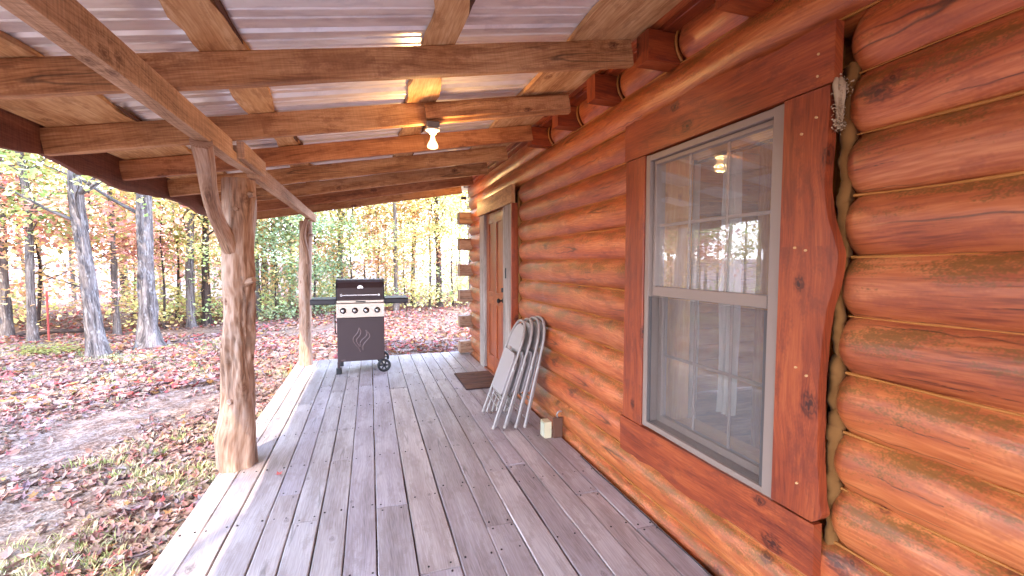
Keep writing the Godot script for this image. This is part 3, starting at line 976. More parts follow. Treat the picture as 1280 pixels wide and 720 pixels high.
func waney(L: float, w: float, th: float, sd: float, amp: float, edges := 3) -> ArrayMesh:
	# plank with bark edges: outline in (x along, z across), extruded in y
	var poly := []
	var n := int(L / 0.09)
	for i in n + 1:
		var x := L * i / n
		var a := amp * (ns.get_noise_2d(x * 1.3, sd) + 0.5 * ns.get_noise_2d(x * 4.0, sd + 5.0)) if edges & 1 else 0.0
		poly.append(Vector2(x, -w * 0.5 + a))
	for i in n + 1:
		var x := L * (n - i) / n
		var a := amp * (ns.get_noise_2d(x * 1.2, sd + 20.0) + 0.5 * ns.get_noise_2d(x * 4.4, sd + 31.0)) if edges & 2 else 0.0
		poly.append(Vector2(x, w * 0.5 + a))
	return prism(poly, th, Transform3D(Basis(Vector3(1, 0, 0), Vector3(0, 0, 1), Vector3(0, 1, 0)), Vector3.ZERO))

func build_porch():
	porch = thing("porch_roof", "lean-to porch roof of rough-sawn rafters and steel sheet on cedar posts", "porch roof")
	# rafters
	var zr := [2.4, 1.65, 0.9, 0.15, -0.6, -1.3, -2.03, -2.77, -3.48, -4.18, -4.92, -5.66, -6.40]
	var rafter_len := 2.77 / cos(atan(SLOPE))
	for i in zr.size():
		var z: float = zr[i]
		var st := new_st()
		var hgt := 0.122 + rng.randf_range(-0.006, 0.008)
		add_beam(st, rafter_len, hgt, 0.042, 0.004, 14, 0.0035, rng.randf() * 60.0, Vector2(rng.randf(), rng.randf()))
		obj("rafter", done(st), M.rafter if i % 3 != 2 else M.rafter_red, porch, slope_xf(-1.49, raf_y(-1.49) + 0.063, z))
	# a sister piece scabbed on the rafter that carries the lamp
	obj("sister_board", beam(0.95, 0.085, 0.03, 0.004, 5, 0.003), M.rafter, porch, slope_xf(0.33, raf_y(0.33) + 0.062, -2.77 + 0.038))
	# purlins: waney planks across the rafters
	var top := 0.128
	for d in [[-1.285, 0.37, 0.020, 2], [-0.525, 0.135, 0.022, 3], [0.31, 0.145, 0.024, 3], [1.12, 0.37, 0.012, 1]]:
		var x: float = d[0]
		var xz := along_z(x, raf_y(x) + top, 2.6)
		# laid in lengths
		var z := 2.6
		for L in [2.9, 3.3, 3.02]:
			var pm := waney(L - 0.006, d[1], 0.024, rng.randf() * 50.0, d[2] * (1.0 if d[1] > 0.2 else 1.4), d[3])
			xz.origin.z = z
			obj("purlin", pm, M.purlin, porch, xz)
			z -= L
	# bark left on the edges of the planks
	for d in [[-1.100, 0.0], [-0.452, 0.0], [0.388, 0.0]]:
		for k in 5:
			var za: float = 0.4 - k * 1.45 - rng.randf_range(0.0, 0.5)
			var pts := []
			var rad := []
			for i in 10:
				var z := za - i * 0.07
				pts.append(Vector3(d[0] + 0.014 * ns.get_noise_2d(z * 2.0, d[0] * 9.0), raf_y(d[0]) + top + 0.010, z))
				rad.append(0.010 + 0.005 * ns.get_noise_2d(z * 9.0, 3.0) if i > 0 and i < 9 else 0.003)
			obj("bark_strip", tube(pts, rad, 7, 0.006, k * 2.0), M.bark_edge, porch)
	# corrugated steel sheets
	var sheet_w := 0.914
	for k in 11:
		var z0 := 2.7 - k * sheet_w
		var st := new_st()
		st.set_smooth_group(-1)
		var prof := [Vector2(0, 0)]
		for q in 4:
			var o := q * 0.2285
			prof.append(Vector2(o + 0.02, 0.024)); prof.append(Vector2(o + 0.045, 0.024)); prof.append(Vector2(o + 0.066, 0.0))
			prof.append(Vector2(o + 0.108, 0.0)); prof.append(Vector2(o + 0.114, 0.004)); prof.append(Vector2(o + 0.126, 0.004)); prof.append(Vector2(o + 0.132, 0.0))
			prof.append(Vector2(o + 0.168, 0.0)); prof.append(Vector2(o + 0.174, 0.004)); prof.append(Vector2(o + 0.186, 0.004)); prof.append(Vector2(o + 0.192, 0.0))
			prof.append(Vector2(o + 0.2285, 0.0))
		prof.append(Vector2(0.940, -0.0015))
		var xa := -1.60
		var lenx := 3.6
		var u0 := rng.randf()
		for i in prof.size() - 1:
			var a: Vector2 = prof[i]
			var b: Vector2 = prof[i + 1]
			for s in 4:
				var l0 := lenx * s / 4.0
				var l1 := lenx * (s + 1) / 4.0
				quad(st, Vector3(l0, a.y, -a.x), Vector3(l1, a.y, -a.x), Vector3(l1, b.y, -b.x), Vector3(l0, b.y, -b.x), Vector2(l0 / 4.0 + u0, a.x + u0), Vector2(l1 / 4.0 + u0, a.x + u0), Vector2(l1 / 4.0 + u0, b.x + u0), Vector2(l0 / 4.0 + u0, b.x + u0))
		obj("roofing_sheet", done(st), M.steel_sheet, porch, slope_xf(xa, raf_y(xa) + top + 0.027 + 0.0005 * (k % 2), z0))
	# front beam in two lengths, lapped over the cedar post
	obj("front_beam", prism([Vector2(2.6, 1.905), Vector2(2.6, 2.006), Vector2(-2.72, 2.006), Vector2(-2.72, 1.955), Vector2(-3.18, 1.945), Vector2(-3.24, 1.925), Vector2(-2.85, 1.905)], 0.060, zy(-0.738)), M.beam, porch)
	obj("front_beam", boxm(Vector3(-0.738, 1.902, -6.58), Vector3(-0.678, 2.004, -3.26), 2, 0.005), M.beam, porch)
	obj("splice_block", boxm(Vector3(-0.677, 1.925, -3.32), Vector3(-0.640, 2.018, -2.79), 2, 0.004), M.beam, porch)
	obj("splice_block", boxm(Vector3(-0.738, 1.962, -3.255), Vector3(-0.680, 2.004, -2.83), 2, 0.004), M.beam, porch)
	# fascia board with waney lower edge
	var low := []
	for i in 91:
		var z := 2.6 - 9.3 * i / 90.0
		var wv := 0.026 * sin(z * 4.3 + 1.2) + 0.022 * ns.get_noise_2d(z * 1.9, 6.0) + 0.010 * ns.get_noise_2d(z * 6.0, 2.0)
		low.append(Vector2(z, 1.842 + wv))
	obj("fascia_board", prism([Vector2(2.6, 2.024)] + low + [Vector2(-6.70, 2.024)], 0.03, zy(-1.522)), M.fascia, porch)
	build_posts()

func post_mesh(path: Array, radf: Callable, sides := 56, step := 0.025) -> ArrayMesh:
	var H: float = path[path.size() - 1].y - path[0].y
	var n := int(H / step)
	var st := new_st()
	st.set_smooth_group(0)
	var R := []
	for i in n + 1:
		var y: float = path[0].y + H * i / n
		var c := Vector3.ZERO
		for k in path.size() - 1:
			if y >= path[k].y - 1e-6 and y <= path[k + 1].y + 1e-6:
				c = path[k].lerp(path[k + 1], smoothstep(0.0, 1.0, (y - path[k].y) / (path[k + 1].y - path[k].y)))
		var ring := []
		for k in sides + 1:
			var a := TAU * (k % sides) / sides
			var r: float = radf.call(y, a)
			ring.append(Vector3(c.x + cos(a) * r, y, c.z + sin(a) * r))
		R.append(ring)
	for i in n:
		for k in sides:
			var v0 := k / float(sides)
			var v1 := (k + 1) / float(sides)
			var u0: float = H * i / n / 2.0
			var u1: float = H * (i + 1) / n / 2.0
			quad(st, R[i][k], R[i][k + 1], R[i + 1][k + 1], R[i + 1][k], Vector2(u0, v0), Vector2(u0, v1), Vector2(u1, v1), Vector2(u1, v0))
	st.set_smooth_group(-1)
	for e in 2:
		var ring = R[0] if e == 0 else R[n]
		var c := Vector3.ZERO
		for k in sides: c += ring[k]
		c /= sides
		for k in sides:
			st.set_uv(Vector2(0, 0)); st.add_vertex(c)
			st.set_uv(Vector2(0.01, 0.1)); st.add_vertex(ring[k + 1] if e == 0 else ring[k])
			st.set_uv(Vector2(0.01, 0.15)); st.add_vertex(ring[k] if e == 0 else ring[k + 1])
	return done(st)

func knot(parent: Node, at: Vector3, out: Vector3, r: float, l: float):
	out = out.normalized()
	obj("knot", tube([at - out * 0.03, at, at + out * l * 0.6, at + out * l], [r * 1.5, r * 1.25, r, r * 0.85], 14, r * 0.2, at.y * 9.0), M.cedar, parent)

func post_radius(y: float, a: float) -> float:
	# a: angle about the post; the camera side is about a = 1.3 rad (towards +z, +x)
	var r := 0.092
	r += 0.022 * exp(-pow((y - 0.10) / 0.28, 2.0))
	r += 0.020 * exp(-pow((y - 0.22) / 0.13, 2.0)) * (0.5 + 0.5 * cos(a - 2.6))
	r += 0.010 * exp(-pow((y - 1.25) / 0.10, 2.0)) * (0.5 + 0.5 * cos(a - 0.6))
	r += 0.009 * exp(-pow((y - 0.80) / 0.10, 2.0)) * (0.5 + 0.5 * cos(a - 2.4))
	r += 0.017 * ns.get_noise_3d(cos(a) * 1.2, sin(a) * 1.2, y * 1.7) + 0.006 * ns.get_noise_3d(cos(a) * 3.0, sin(a) * 3.0, y * 2.0)
	# deep vertical flutes in the middle of the trunk
	var fl := exp(-pow((y - 0.90) / 0.42, 2.0)) * sat(0.35 + 0.9 * cos(a - 1.0))
	var wv := a * 3.0 + 0.5 * ns.get_noise_2d(y * 1.6, 3.0)
	var f := ns.get_noise_2d(wv * 1.7, y * 0.55)
	var f2 := ns.get_noise_2d(wv * 3.9 + 30.0, y * 0.8)
	r -= fl * (0.034 * sat(0.62 - absf(f) * 3.0) + 0.020 * sat(0.55 - absf(f2) * 2.8)) * 1.5
	r += 0.0025 * ns.get_noise_3d(cos(a) * 7.0, sin(a) * 7.0, y * 0.9)
	return r

func build_posts():
	var p := Node3D.new()
	p.name = "post"
	porch.add_child(p, true)
	tag(p, "gnarled fluted cedar trunk post")
	obj("trunk", post_mesh([Vector3(-0.872, 0.0, -3.34), Vector3(-0.852, 0.6, -3.34), Vector3(-0.825, 1.2, -3.34), Vector3(-0.806, 1.90, -3.34)], post_radius), M.cedar, p)
	knot(p, Vector3(-0.755, 1.235, -3.275), Vector3(0.75, 0.25, 0.6), 0.020, 0.055)
	knot(p, Vector3(-0.875, 0.46, -3.240), Vector3(-0.1, 0.0, 1.0), 0.015, 0.016)
	knot(p, Vector3(-0.862, 0.30, -3.228), Vector3(0.0, 0.1, 1.0), 0.011, 0.012)
	knot(p, Vector3(-0.965, 0.24, -3.27), Vector3(-0.6, 0.0, 0.8), 0.012, 0.014)
	knot(p, Vector3(-0.905, 0.82, -3.285), Vector3(-0.7, 0.15, 0.7), 0.014, 0.03)
	knot(p, Vector3(-0.725, 1.80, -3.285), Vector3(0.8, 0.0, 0.6), 0.016, 0.028)
	knot(p, Vector3(-0.802, 1.70, -3.243), Vector3(0.0, 0.0, 1.0), 0.013, 0.014)
	knot(p, Vector3(-0.79, 0.24, -3.27), Vector3(0.7, 0.0, 0.7), 0.014, 0.018)
	var br := obj("brace", tube(curve([Vector3(-0.840, 1.42, -3.28), Vector3(-0.858, 1.52, -3.22), Vector3(-0.850, 1.63, -3.02), Vector3(-0.800, 1.745, -2.74), Vector3(-0.735, 1.83, -2.48), Vector3(-0.712, 1.903, -2.36)], 7), [0.03, 0.038, 0.042, 0.044, 0.046, 0.046, 0.045, 0.044, 0.043, 0.042, 0.042, 0.041, 0.041, 0.040, 0.040, 0.040, 0.039, 0.039, 0.038, 0.038, 0.037, 0.037, 0.037, 0.037, 0.038, 0.039, 0.039, 0.040, 0.040, 0.041, 0.042, 0.043, 0.043, 0.044, 0.045, 0.046], 20, 0.010, 2.0), M.cedar, p)
	tag(br, "curved branch brace")
	var q := Node3D.new()
	q.name = "post"
	porch.add_child(q, true)
	tag(q, "straighter cedar post beside the grill")
	obj("trunk", post_mesh([Vector3(-0.835, 0.0, -6.41), Vector3(-0.82, 0.9, -6.41), Vector3(-0.790, 1.90, -6.41)], func(y, a): return 0.076 + 0.006 * ns.get_noise_3d(cos(a) * 1.2 + 9.0, sin(a) * 1.2, y * 1.2) + 0.003 * ns.get_noise_3d(cos(a) * 6.0, sin(a) * 6.0, y) + 0.012 * exp(-pow(y / 0.25, 2.0)), 36, 0.04), M.cedar, q)
	obj("brace", tube(curve([Vector3(-0.76, 1.35, -6.30), Vector3(-0.765, 1.50, -6.22), Vector3(-0.79, 1.70, -6.15), Vector3(-0.745, 1.85, -6.02), Vector3(-0.712, 1.90, -5.94)], 5), [0.022, 0.026, 0.027, 0.026], 12, 0.006, 5.0), M.cedar, q)
	knot(q, Vector3(-0.725, 1.72, -6.37), Vector3(0.9, 0, 0.4), 0.013, 0.025)
	knot(q, Vector3(-0.80, 1.62, -6.335), Vector3(-0.1, 0, 1.0), 0.012, 0.02)
	# the next post along, behind the camera, whose shade falls on the edge boards
	var s := Node3D.new()
	s.name = "post"
	porch.add_child(s, true)
	obj("trunk", post_mesh([Vector3(-0.84, 0.0, -0.30), Vector3(-0.81, 1.90, -0.30)], func(y, a): return 0.085 + 0.008 * ns.get_noise_3d(cos(a) * 1.2 + 19.0, sin(a) * 1.2, y * 1.2), 30, 0.05), M.cedar, s)

# ------------------------------------------------------------------ trees
func leaf_cluster(sd: int, n: int, size: float, spread: float) -> ArrayMesh:
	var r := RandomNumberGenerator.new()
	r.seed = sd
	var st := new_st()
	st.set_smooth_group(-1)
	for i in n:
		var c := Vector3(r.randfn(), r.randfn() * 0.7, r.randfn()) * spread * 0.5
		var d := Vector3(r.randf_range(-1, 1), r.randf_range(-0.8, 0.35), r.randf_range(-1, 1)).normalized()
		var up := Vector3(r.randf_range(-0.6, 0.6), 1.0, r.randf_range(-0.6, 0.6)).normalized()
		var s := d.cross(up).normalized()
		var nn := s.cross(d).normalized()
		var L := size * r.randf_range(0.7, 1.25)
		var w := L * 0.38
		var tone := r.randf_range(0.75, 1.25)
		st.set_color(Color(tone, tone * r.randf_range(0.92, 1.06), tone * r.randf_range(0.85, 1.1)))
		var a := c
		var b := c + d * L
		var m1 := c + d * L * 0.42 + s * w - nn * L * 0.10
		var m2 := c + d * L * 0.42 - s * w - nn * L * 0.10
		var q1 := c + d * L * 0.75 + s * w * 0.55 - nn * L * 0.14
		var q2 := c + d * L * 0.75 - s * w * 0.55 - nn * L * 0.14
		var mid := c + d * L * 0.5
		for t in [[a, m1, mid], [m1, q1, mid], [q1, b, mid], [a, mid, m2], [m2, mid, q2], [q2, mid, b]]:
			for v in t: st.add_vertex(v)
	return done(st)

var leaf_mats := []
var clusters := []

func leaf_mat() -> StandardMaterial3D:
	var m := StandardMaterial3D.new()
	m.albedo_color = Color(1, 1, 1)
	m.vertex_color_use_as_albedo = true
	m.roughness = 0.55
	m.metallic_specular = 0.35
	m.backlight_enabled = true
	m.backlight = Color(0.9, 0.9, 0.8)
	return m

# builds one tree at the origin; opts: h, r (trunk), crown0, cr, clumps, per, cols, bark, lean
func make_tree(called: String, label: String, o: Dictionary, sd: int) -> Node3D:
	var r := RandomNumberGenerator.new()
	r.seed = sd
	var t := Node3D.new()
	t.name = numbered(called)
	add_child(t)
	tag(t, label, "tree", "trees of the autumn woods round the yard")
	var st := new_st()
	var h: float = o.h
	var tr: float = o.r
	var pts := []
	var rad := []
	var n := 26
	var lean: Vector2 = o.get("lean", Vector2.ZERO)
	for i in n + 1:
		var s := i / float(n)
		var y := h * pow(s, 1.25) * 0.96
		var wob: Vector2 = Vector2(ns.get_noise_2d(y * 0.25, sd * 1.7), ns.get_noise_2d(y * 0.25 + 50.0, sd * 2.3)) * (0.02 + 0.045 * y) * o.get("wob", 0.6)
		pts.append(Vector3(lean.x * y / h + wob.x, y - 0.12, lean.y * y / h + wob.y))
		rad.append(maxf(0.012, tr * (1.0 - 0.86 * s) + tr * o.get("flare", 0.8) * exp(-y / 0.22)))
	add_tube(st, pts, rad, 20 if tr > 0.1 else 9, false, Vector2(r.randf(), r.randf()), tr * 0.32, sd * 1.3, 2.0)
	obj("trunk", done(st), o.bark, t)
	# clumps of foliage at the ends of limbs
	var limbs := new_st()
	var cr: float = o.cr
	var c0: float = o.crown0
	var xf := []
	var cl := []
	for k in int(o.clumps):
		var fy := r.randf()
		var prof := sin(PI * clampf(0.12 + fy * 0.86, 0.0, 1.0))
		var a := r.randf() * TAU
		var rr := cr * prof * sqrt(r.randf_range(0.12, 1.0))
		var y := lerpf(c0, h, fy)
		var ax: Vector3 = pts[0]
		for p in pts:
			if p.y <= y - rr * 0.35: ax = p
		var tip := Vector3(ax.x + cos(a) * rr, y + r.randf_range(-0.2, 0.2), ax.z + sin(a) * rr)
		var mid: Vector3 = ax.lerp(tip, 0.5) + Vector3(r.randf_range(-0.15, 0.15), 0.12 * rr, r.randf_range(-0.15, 0.15))
		var lr := clampf(tr * 0.28 * (1.0 - fy * 0.6), 0.008, 0.045)
		add_tube(limbs, [ax, ax.lerp(mid, 0.5) + Vector3(0, -0.03, 0), mid, tip], [lr, lr * 0.75, lr * 0.5, 0.004], 5, false, Vector2(r.randf(), 0))
		var cs: float = o.clump * r.randf_range(0.7, 1.3)
		var cc: Color = o.cols[r.randi() % o.cols.size()]
		var shift := r.randf_range(0.8, 1.2)
		for q in int(o.per * r.randf_range(0.6, 1.3)):
			var v := Vector3(r.randfn() * 0.55, r.randfn() * 0.30, r.randfn() * 0.55) * cs
			var b := Basis(Vector3.UP, r.randf() * TAU).rotated(Vector3.RIGHT, r.randf_range(-0.4, 0.4)).scaled(Vector3.ONE * r.randf_range(0.75, 1.25) * o.get("lscale", 1.0))
			xf.append(Transform3D(b, tip + v))
			var c2 := cc
			if r.randf() < 0.25: c2 = o.cols[r.randi() % o.cols.size()]
			var f := shift * r.randf_range(0.8, 1.2)
			cl.append(Color(c2.r * f, c2.g * f * r.randf_range(0.9, 1.1), c2.b * f))
	tag(obj("limbs", done(limbs), o.bark, t), "", "", "", "stuff")
	var cr_st := crown_mesh(xf, cl, sd)
	obj("crown", cr_st, leaf_mats[0], t)
	return t

func crown_mesh(xf: Array, cl: Array, sd: int) -> ArrayMesh:
	var r := RandomNumberGenerator.new()
	r.seed = sd + 9
	var V := PackedVector3Array()
	var N := PackedVector3Array()
	var C := PackedColorArray()
	for i in xf.size():
		var X: Transform3D = xf[i]
		var sc := X.basis.get_scale().x
		for q in 9:
			var c: Vector3 = X.origin + Vector3(r.randfn(), r.randfn() * 0.7, r.randfn()) * 0.17 * sc
			var d := Vector3(r.randf_range(-1, 1), r.randf_range(-0.8, 0.35), r.randf_range(-1, 1)).normalized()
			var s := d.cross(Vector3(r.randf_range(-0.6, 0.6), 1.0, r.randf_range(-0.6, 0.6))).normalized()
			var nn := s.cross(d).normalized()
			var L := 0.105 * r.randf_range(0.7, 1.25) * sc
			var w := L * 0.40
			var f := r.randf_range(0.75, 1.25)
			var k: Color = cl[i]
			k = Color(k.r * f, k.g * f * r.randf_range(0.92, 1.06), k.b * f)
			var b := c + d * L
			var m1 := c + d * L * 0.5 + s * w - nn * L * 0.12
			var m2 := c + d * L * 0.5 - s * w - nn * L * 0.12
			for t in [[c, m1, b], [c, b, m2]]:
				var n: Vector3 = (t[1] - t[0]).cross(t[2] - t[0]).normalized() * -1.0
				for v in t:
					V.append(v); N.append(n); C.append(k)
	var ar := []
	ar.resize(Mesh.ARRAY_MAX)
	ar[Mesh.ARRAY_VERTEX] = V
	ar[Mesh.ARRAY_NORMAL] = N
	ar[Mesh.ARRAY_COLOR] = C
	var m := ArrayMesh.new()
	m.add_surface_from_arrays(Mesh.PRIMITIVE_TRIANGLES, ar)
	return m

func copy_tree(src: Node3D, at: Vector3, turn: float, sc: float):
	var base := String(src.name)
	base = base.get_slice("_0", 0)
	var d: Node3D = src.duplicate()
	d.name = numbered(base)
	add_child(d)
	d.position = at
	d.rotation.y = turn
	d.scale = Vector3.ONE * sc
	return d

const GREEN := [Color(0.27, 0.40, 0.13), Color(0.35, 0.46, 0.16), Color(0.44, 0.50, 0.19), Color(0.55, 0.53, 0.22)]
const LIME := [Color(0.50, 0.55, 0.22), Color(0.62, 0.60, 0.25), Color(0.42, 0.51, 0.20), Color(0.74, 0.63, 0.27)]
const GOLD := [Color(0.80, 0.66, 0.28), Color(0.82, 0.60, 0.26), Color(0.70, 0.64, 0.29), Color(0.80, 0.51, 0.24)]
const RUST := [Color(0.78, 0.46, 0.24), Color(0.80, 0.54, 0.26), Color(0.76, 0.39, 0.26), Color(0.76, 0.59, 0.30)]
const PINK := [Color(0.74, 0.38, 0.31), Color(0.71, 0.32, 0.28), Color(0.78, 0.47, 0.36), Color(0.78, 0.55, 0.39)]

func build_trees():
	leaf_mats.append(leaf_mat())
	for i in 3: clusters.append(leaf_cluster(100 + i, 9, 0.105, 0.34))
	# the two big trunks in the yard
	var t1 := make_tree("oak_tree", "leaning grey trunk with pale lichen patches, smaller of two big yard trees", {"h": 13.0, "r": 0.118, "crown0": 2.6, "cr": 3.6, "clumps": 46, "per": 19, "clump": 0.8, "cols": GREEN + GREEN + LIME, "bark": M.bark, "lean": Vector2(-0.9, 0.2), "flare": 0.9, "wob": 0.3}, 31)
	t1.position = Vector3(-4.51, ground_y(-4.51, -9.5), -9.5)
	var t2 := make_tree("oak_tree", "stout grey oak trunk with widely flared roots in the yard", {"h": 14.0, "r": 0.145, "crown0": 3.0, "cr": 3.6, "clumps": 46, "per": 19, "clump": 0.8, "cols": GREEN + LIME, "bark": M.bark, "flare": 1.15, "wob": 0.25}, 42)
	t2.position = Vector3(-4.02, ground_y(-4.02, -10.1), -10.1)
	# kinds of the wood
	var P := []
	P.append(make_tree("maple_tree", "tall slim tree with green and lime leaves in the woods", {"h": 12.0, "r": 0.09, "crown0": 2.8, "cr": 2.6, "clumps": 34, "per": 14, "clump": 0.8, "cols": LIME + GREEN, "bark": M.bark}, 51))
	P.append(make_tree("hickory_tree", "tall slim tree with golden leaves in the woods", {"h": 13.0, "r": 0.10, "crown0": 2.4, "cr": 2.6, "clumps": 34, "per": 14, "clump": 0.8, "cols": GOLD + [Color(0.5, 0.42, 0.1)], "bark": M.bark}, 62))
	P.append(make_tree("birch_tree", "slim pale trunk with thin yellow foliage in the woods", {"h": 12.0, "r": 0.07, "crown0": 4.0, "cr": 2.2, "clumps": 22, "per": 18, "clump": 0.8, "cols": LIME + GOLD, "bark": M.bark_pale, "wob": 0.25}, 73))
	P.append(make_tree("sapling", "low sapling with orange leaves under the taller trees", {"h": 4.6, "r": 0.035, "crown0": 0.7, "cr": 1.8, "clumps": 24, "per": 18, "clump": 0.62, "cols": RUST, "bark": M.bark_dark, "wob": 1.2}, 84))
	P.append(make_tree("dogwood_tree", "low tree with pink and red leaves under the taller trees", {"h": 4.8, "r": 0.04, "crown0": 0.9, "cr": 2.0, "clumps": 26, "per": 18, "clump": 0.62, "cols": PINK + [RUST[1]], "bark": M.bark_dark, "wob": 1.4}, 95))
	P.append(make_tree("beech_sapling", "low sapling with yellow-green leaves under the taller trees", {"h": 4.8, "r": 0.035, "crown0": 0.5, "cr": 1.9, "clumps": 26, "per": 18, "clump": 0.62, "cols": LIME + GOLD, "bark": M.bark_dark, "wob": 1.2}, 106))
	P.append(make_tree("pine_sapling", "young evergreen with soft blue-green foliage at the wood's edge", {"h": 4.2, "r": 0.04, "crown0": 0.4, "cr": 1.5, "clumps": 26, "per": 18, "clump": 0.55, "cols": [Color(0.26, 0.36, 0.20), Color(0.32, 0.42, 0.24), Color(0.42, 0.48, 0.26)], "bark": M.bark_dark}, 117))
	P.append(make_tree("red_oak_tree", "tall slim tree with rust and gold leaves in the woods", {"h": 12.5, "r": 0.11, "crown0": 2.2, "cr": 2.8, "clumps": 34, "per": 14, "clump": 0.8, "cols": RUST + GOLD, "bark": M.bark_dark}, 128))
	var kinds := []
	for p in P: kinds.append(p.get_meta("label"))
	var used := {}
	var spots := []
	# [kind, x, z, scale]: trunks told apart in view; the last row stands out of view
	for e in [[0, -6.6, -11.6, 0.9, "slim grey trunk standing beside the rusty red stake"], [2, -5.6, -12.5, 0.95, "thin pale trunk a few steps behind the leaning lichened trunk"], [1, -4.42, -13.45, 1.0, "slim grey tree behind the stout flared oak, first of a close pair"], [7, -4.2, -13.8, 0.9, "slim dark tree behind the stout flared oak, second of a close pair"], [0, -3.22, -14.8, 1.2, "grey trunk at the wood's edge behind the gnarled cedar post"], [2, 0.81, -15.3, 1.1, "slim whitish trunk rising straight behind the gas grill"], [0, -2.4, -15.6, 0.9], [1, -1.0, -16.5, 1.0], [7, 2.4, -16.2, 1.0], [1, 3.4, -15.4, 1.0], [0, 1.6, -17.5, 1.1], [0, -7.6, -12.6, 1.0], [0, -8.4, -13.2, 1.0],
		[4, -6.2, -12.6, 1.0], [5, -5.0, -13.4, 0.95], [4, -7.6, -13.6, 1.05], [5, -3.6, -14.4, 0.9], [3, -2.8, -15.6, 0.9], [6, -2.6, -14.2, 0.8, "smaller young evergreen between the two cedar posts"], [6, -1.6, -14.6, 0.95, "fuller young evergreen behind the straighter cedar post"], [5, -0.6, -15.8, 1.0], [5, 0.3, -16.6, 1.1], [3, 1.2, -16.4, 0.9], [5, 2.0, -15.8, 1.0], [5, 3.0, -16.8, 1.1], [3, -0.1, -17.4, 1.0],
		[0, -9.5, -4.2, 1.05], [0, -6.9, 2.4, 0.95], [1, -4.6, 4.3, 0.95], [0, -7.4, -1.6, 1.0], [1, -8.6, 4.6, 1.0], [7, -11.5, 0.0, 1.1], [0, -10.0, 6.5, 1.15], [4, -10.6, -7.6, 1.0], [5, -12.0, -4.5, 1.1], [1, -13.0, -7.0, 1.0], [0, -14.5, -10.0, 1.1], [4, -13.2, -11.0, 1.0], [1, -16.0, -7.0, 1.1], [3, -15.0, -5.0, 1.1], [5, -11.0, -11.8, 1.0], [7, -17.0, -11.0, 1.1], [2, -12.6, -13.0, 1.0], [0, -18.5, -8.6, 1.2], [1, -17.5, -15.0, 1.2], [5, -16.0, -13.0, 1.1], [3, -11.8, -9.6, 1.0]]:  # unseen trees, placed to dapple yard and deck edge and fill the window reflection
		spots.append(e)
	var r := RandomNumberGenerator.new()
	r.seed = 2024
	var tries := 0
	var cnt := 0
	while cnt < 62 and tries < 4000:
		tries += 1
		var d := 15.0 + 30.0 * pow(r.randf(), 1.2)
		var a := deg_to_rad(r.randf_range(-60.0, 14.0))
		var x := sin(a) * d
		var z := -cos(a) * d
		var ok := true
		for s in spots:
			if Vector2(s[1] - x, s[2] - z).length() < (1.3 if d < 25 else 1.8): ok = false
		if not ok: continue
		var kind: int
		var u := r.randf()
		if d < 26.0 and u < 0.5:
			kind = [3, 5, 5, 4, 3, 5, 5][r.randi() % 7]
			if x > -2.0 and kind == 4: kind = 5
		else:
			kind = [0, 1, 2, 2, 0, 0, 0, 1, 7, 0][r.randi() % 10]
		spots.append([kind, x, z, r.randf_range(0.85, 1.25) * (1.0 if d < 30 else 1.2)])
		cnt += 1
	for s in spots:
		var k: int = s[0]
		var at := Vector3(s[1], ground_y(s[1], s[2]), s[2])
		if not used.has(k):
			used[k] = true
			P[k].position = at
			P[k].rotation.y = r.randf() * TAU
			P[k].scale = Vector3.ONE * s[3]
			if s.size() > 4: P[k].set_meta("label", s[4])
		else:
			var cp: Node3D = copy_tree(P[k], at, r.randf() * TAU, s[3])
			cp.set_meta("label", s[4] if s.size() > 4 else kinds[k])

# ------------------------------------------------------------------ leaf litter, grass
func fallen_leaf_mesh(sd: int, size: float) -> ArrayMesh:
	var r := RandomNumberGenerator.new()
	r.seed = sd
	var st := new_st()
	st.set_smooth_group(-1)
	var n := 10
	var pts := []
	var tip := [1.0, 0.42, 0.86, 0.36, 0.62, 0.22, 0.62, 0.36, 0.86, 0.42]
	var cu := r.randf_range(0.1, 0.5)
	var cv := r.randf_range(-0.3, 0.4)
	for i in n:
		var a := TAU * i / n
		var rr: float = size * 0.5 * tip[i] * r.randf_range(0.85, 1.1)
		var x := cos(a) * rr
		var z := sin(a) * rr
		pts.append(Vector3(x, (cu * x * x + cv * z * z) / (size * 0.5) + 0.05 * size * r.randf(), z))
	for i in n:
		st.add_vertex(Vector3(0, 0.02 * size, 0)); st.add_vertex(pts[(i + 1) % n]); st.add_vertex(pts[i])
	return done(st)

func curled_leaf_mesh(sd: int, size: float) -> ArrayMesh:
	var r := RandomNumberGenerator.new()
	r.seed = sd
	var st := new_st()
	st.set_smooth_group(-1)
	var a := []
	var b := []
	var m := []
	for i in 5:
		var t := i / 4.0
		var w := size * 0.27 * sin(PI * clampf(t * 0.94 + 0.03, 0.0, 1.0))
		var x := (t - 0.5) * size
		var y := size * 0.30 * pow(absf(t - 0.45) * 1.7, 2.0)
		m.append(Vector3(x, y, 0))
		a.append(Vector3(x, y + w * 0.75, w))
		b.append(Vector3(x, y + w * 0.45, -w))
	for i in 4:
		quad(st, m[i], m[i + 1], a[i + 1], a[i])
		quad(st, b[i], b[i + 1], m[i + 1], m[i])
	return done(st)

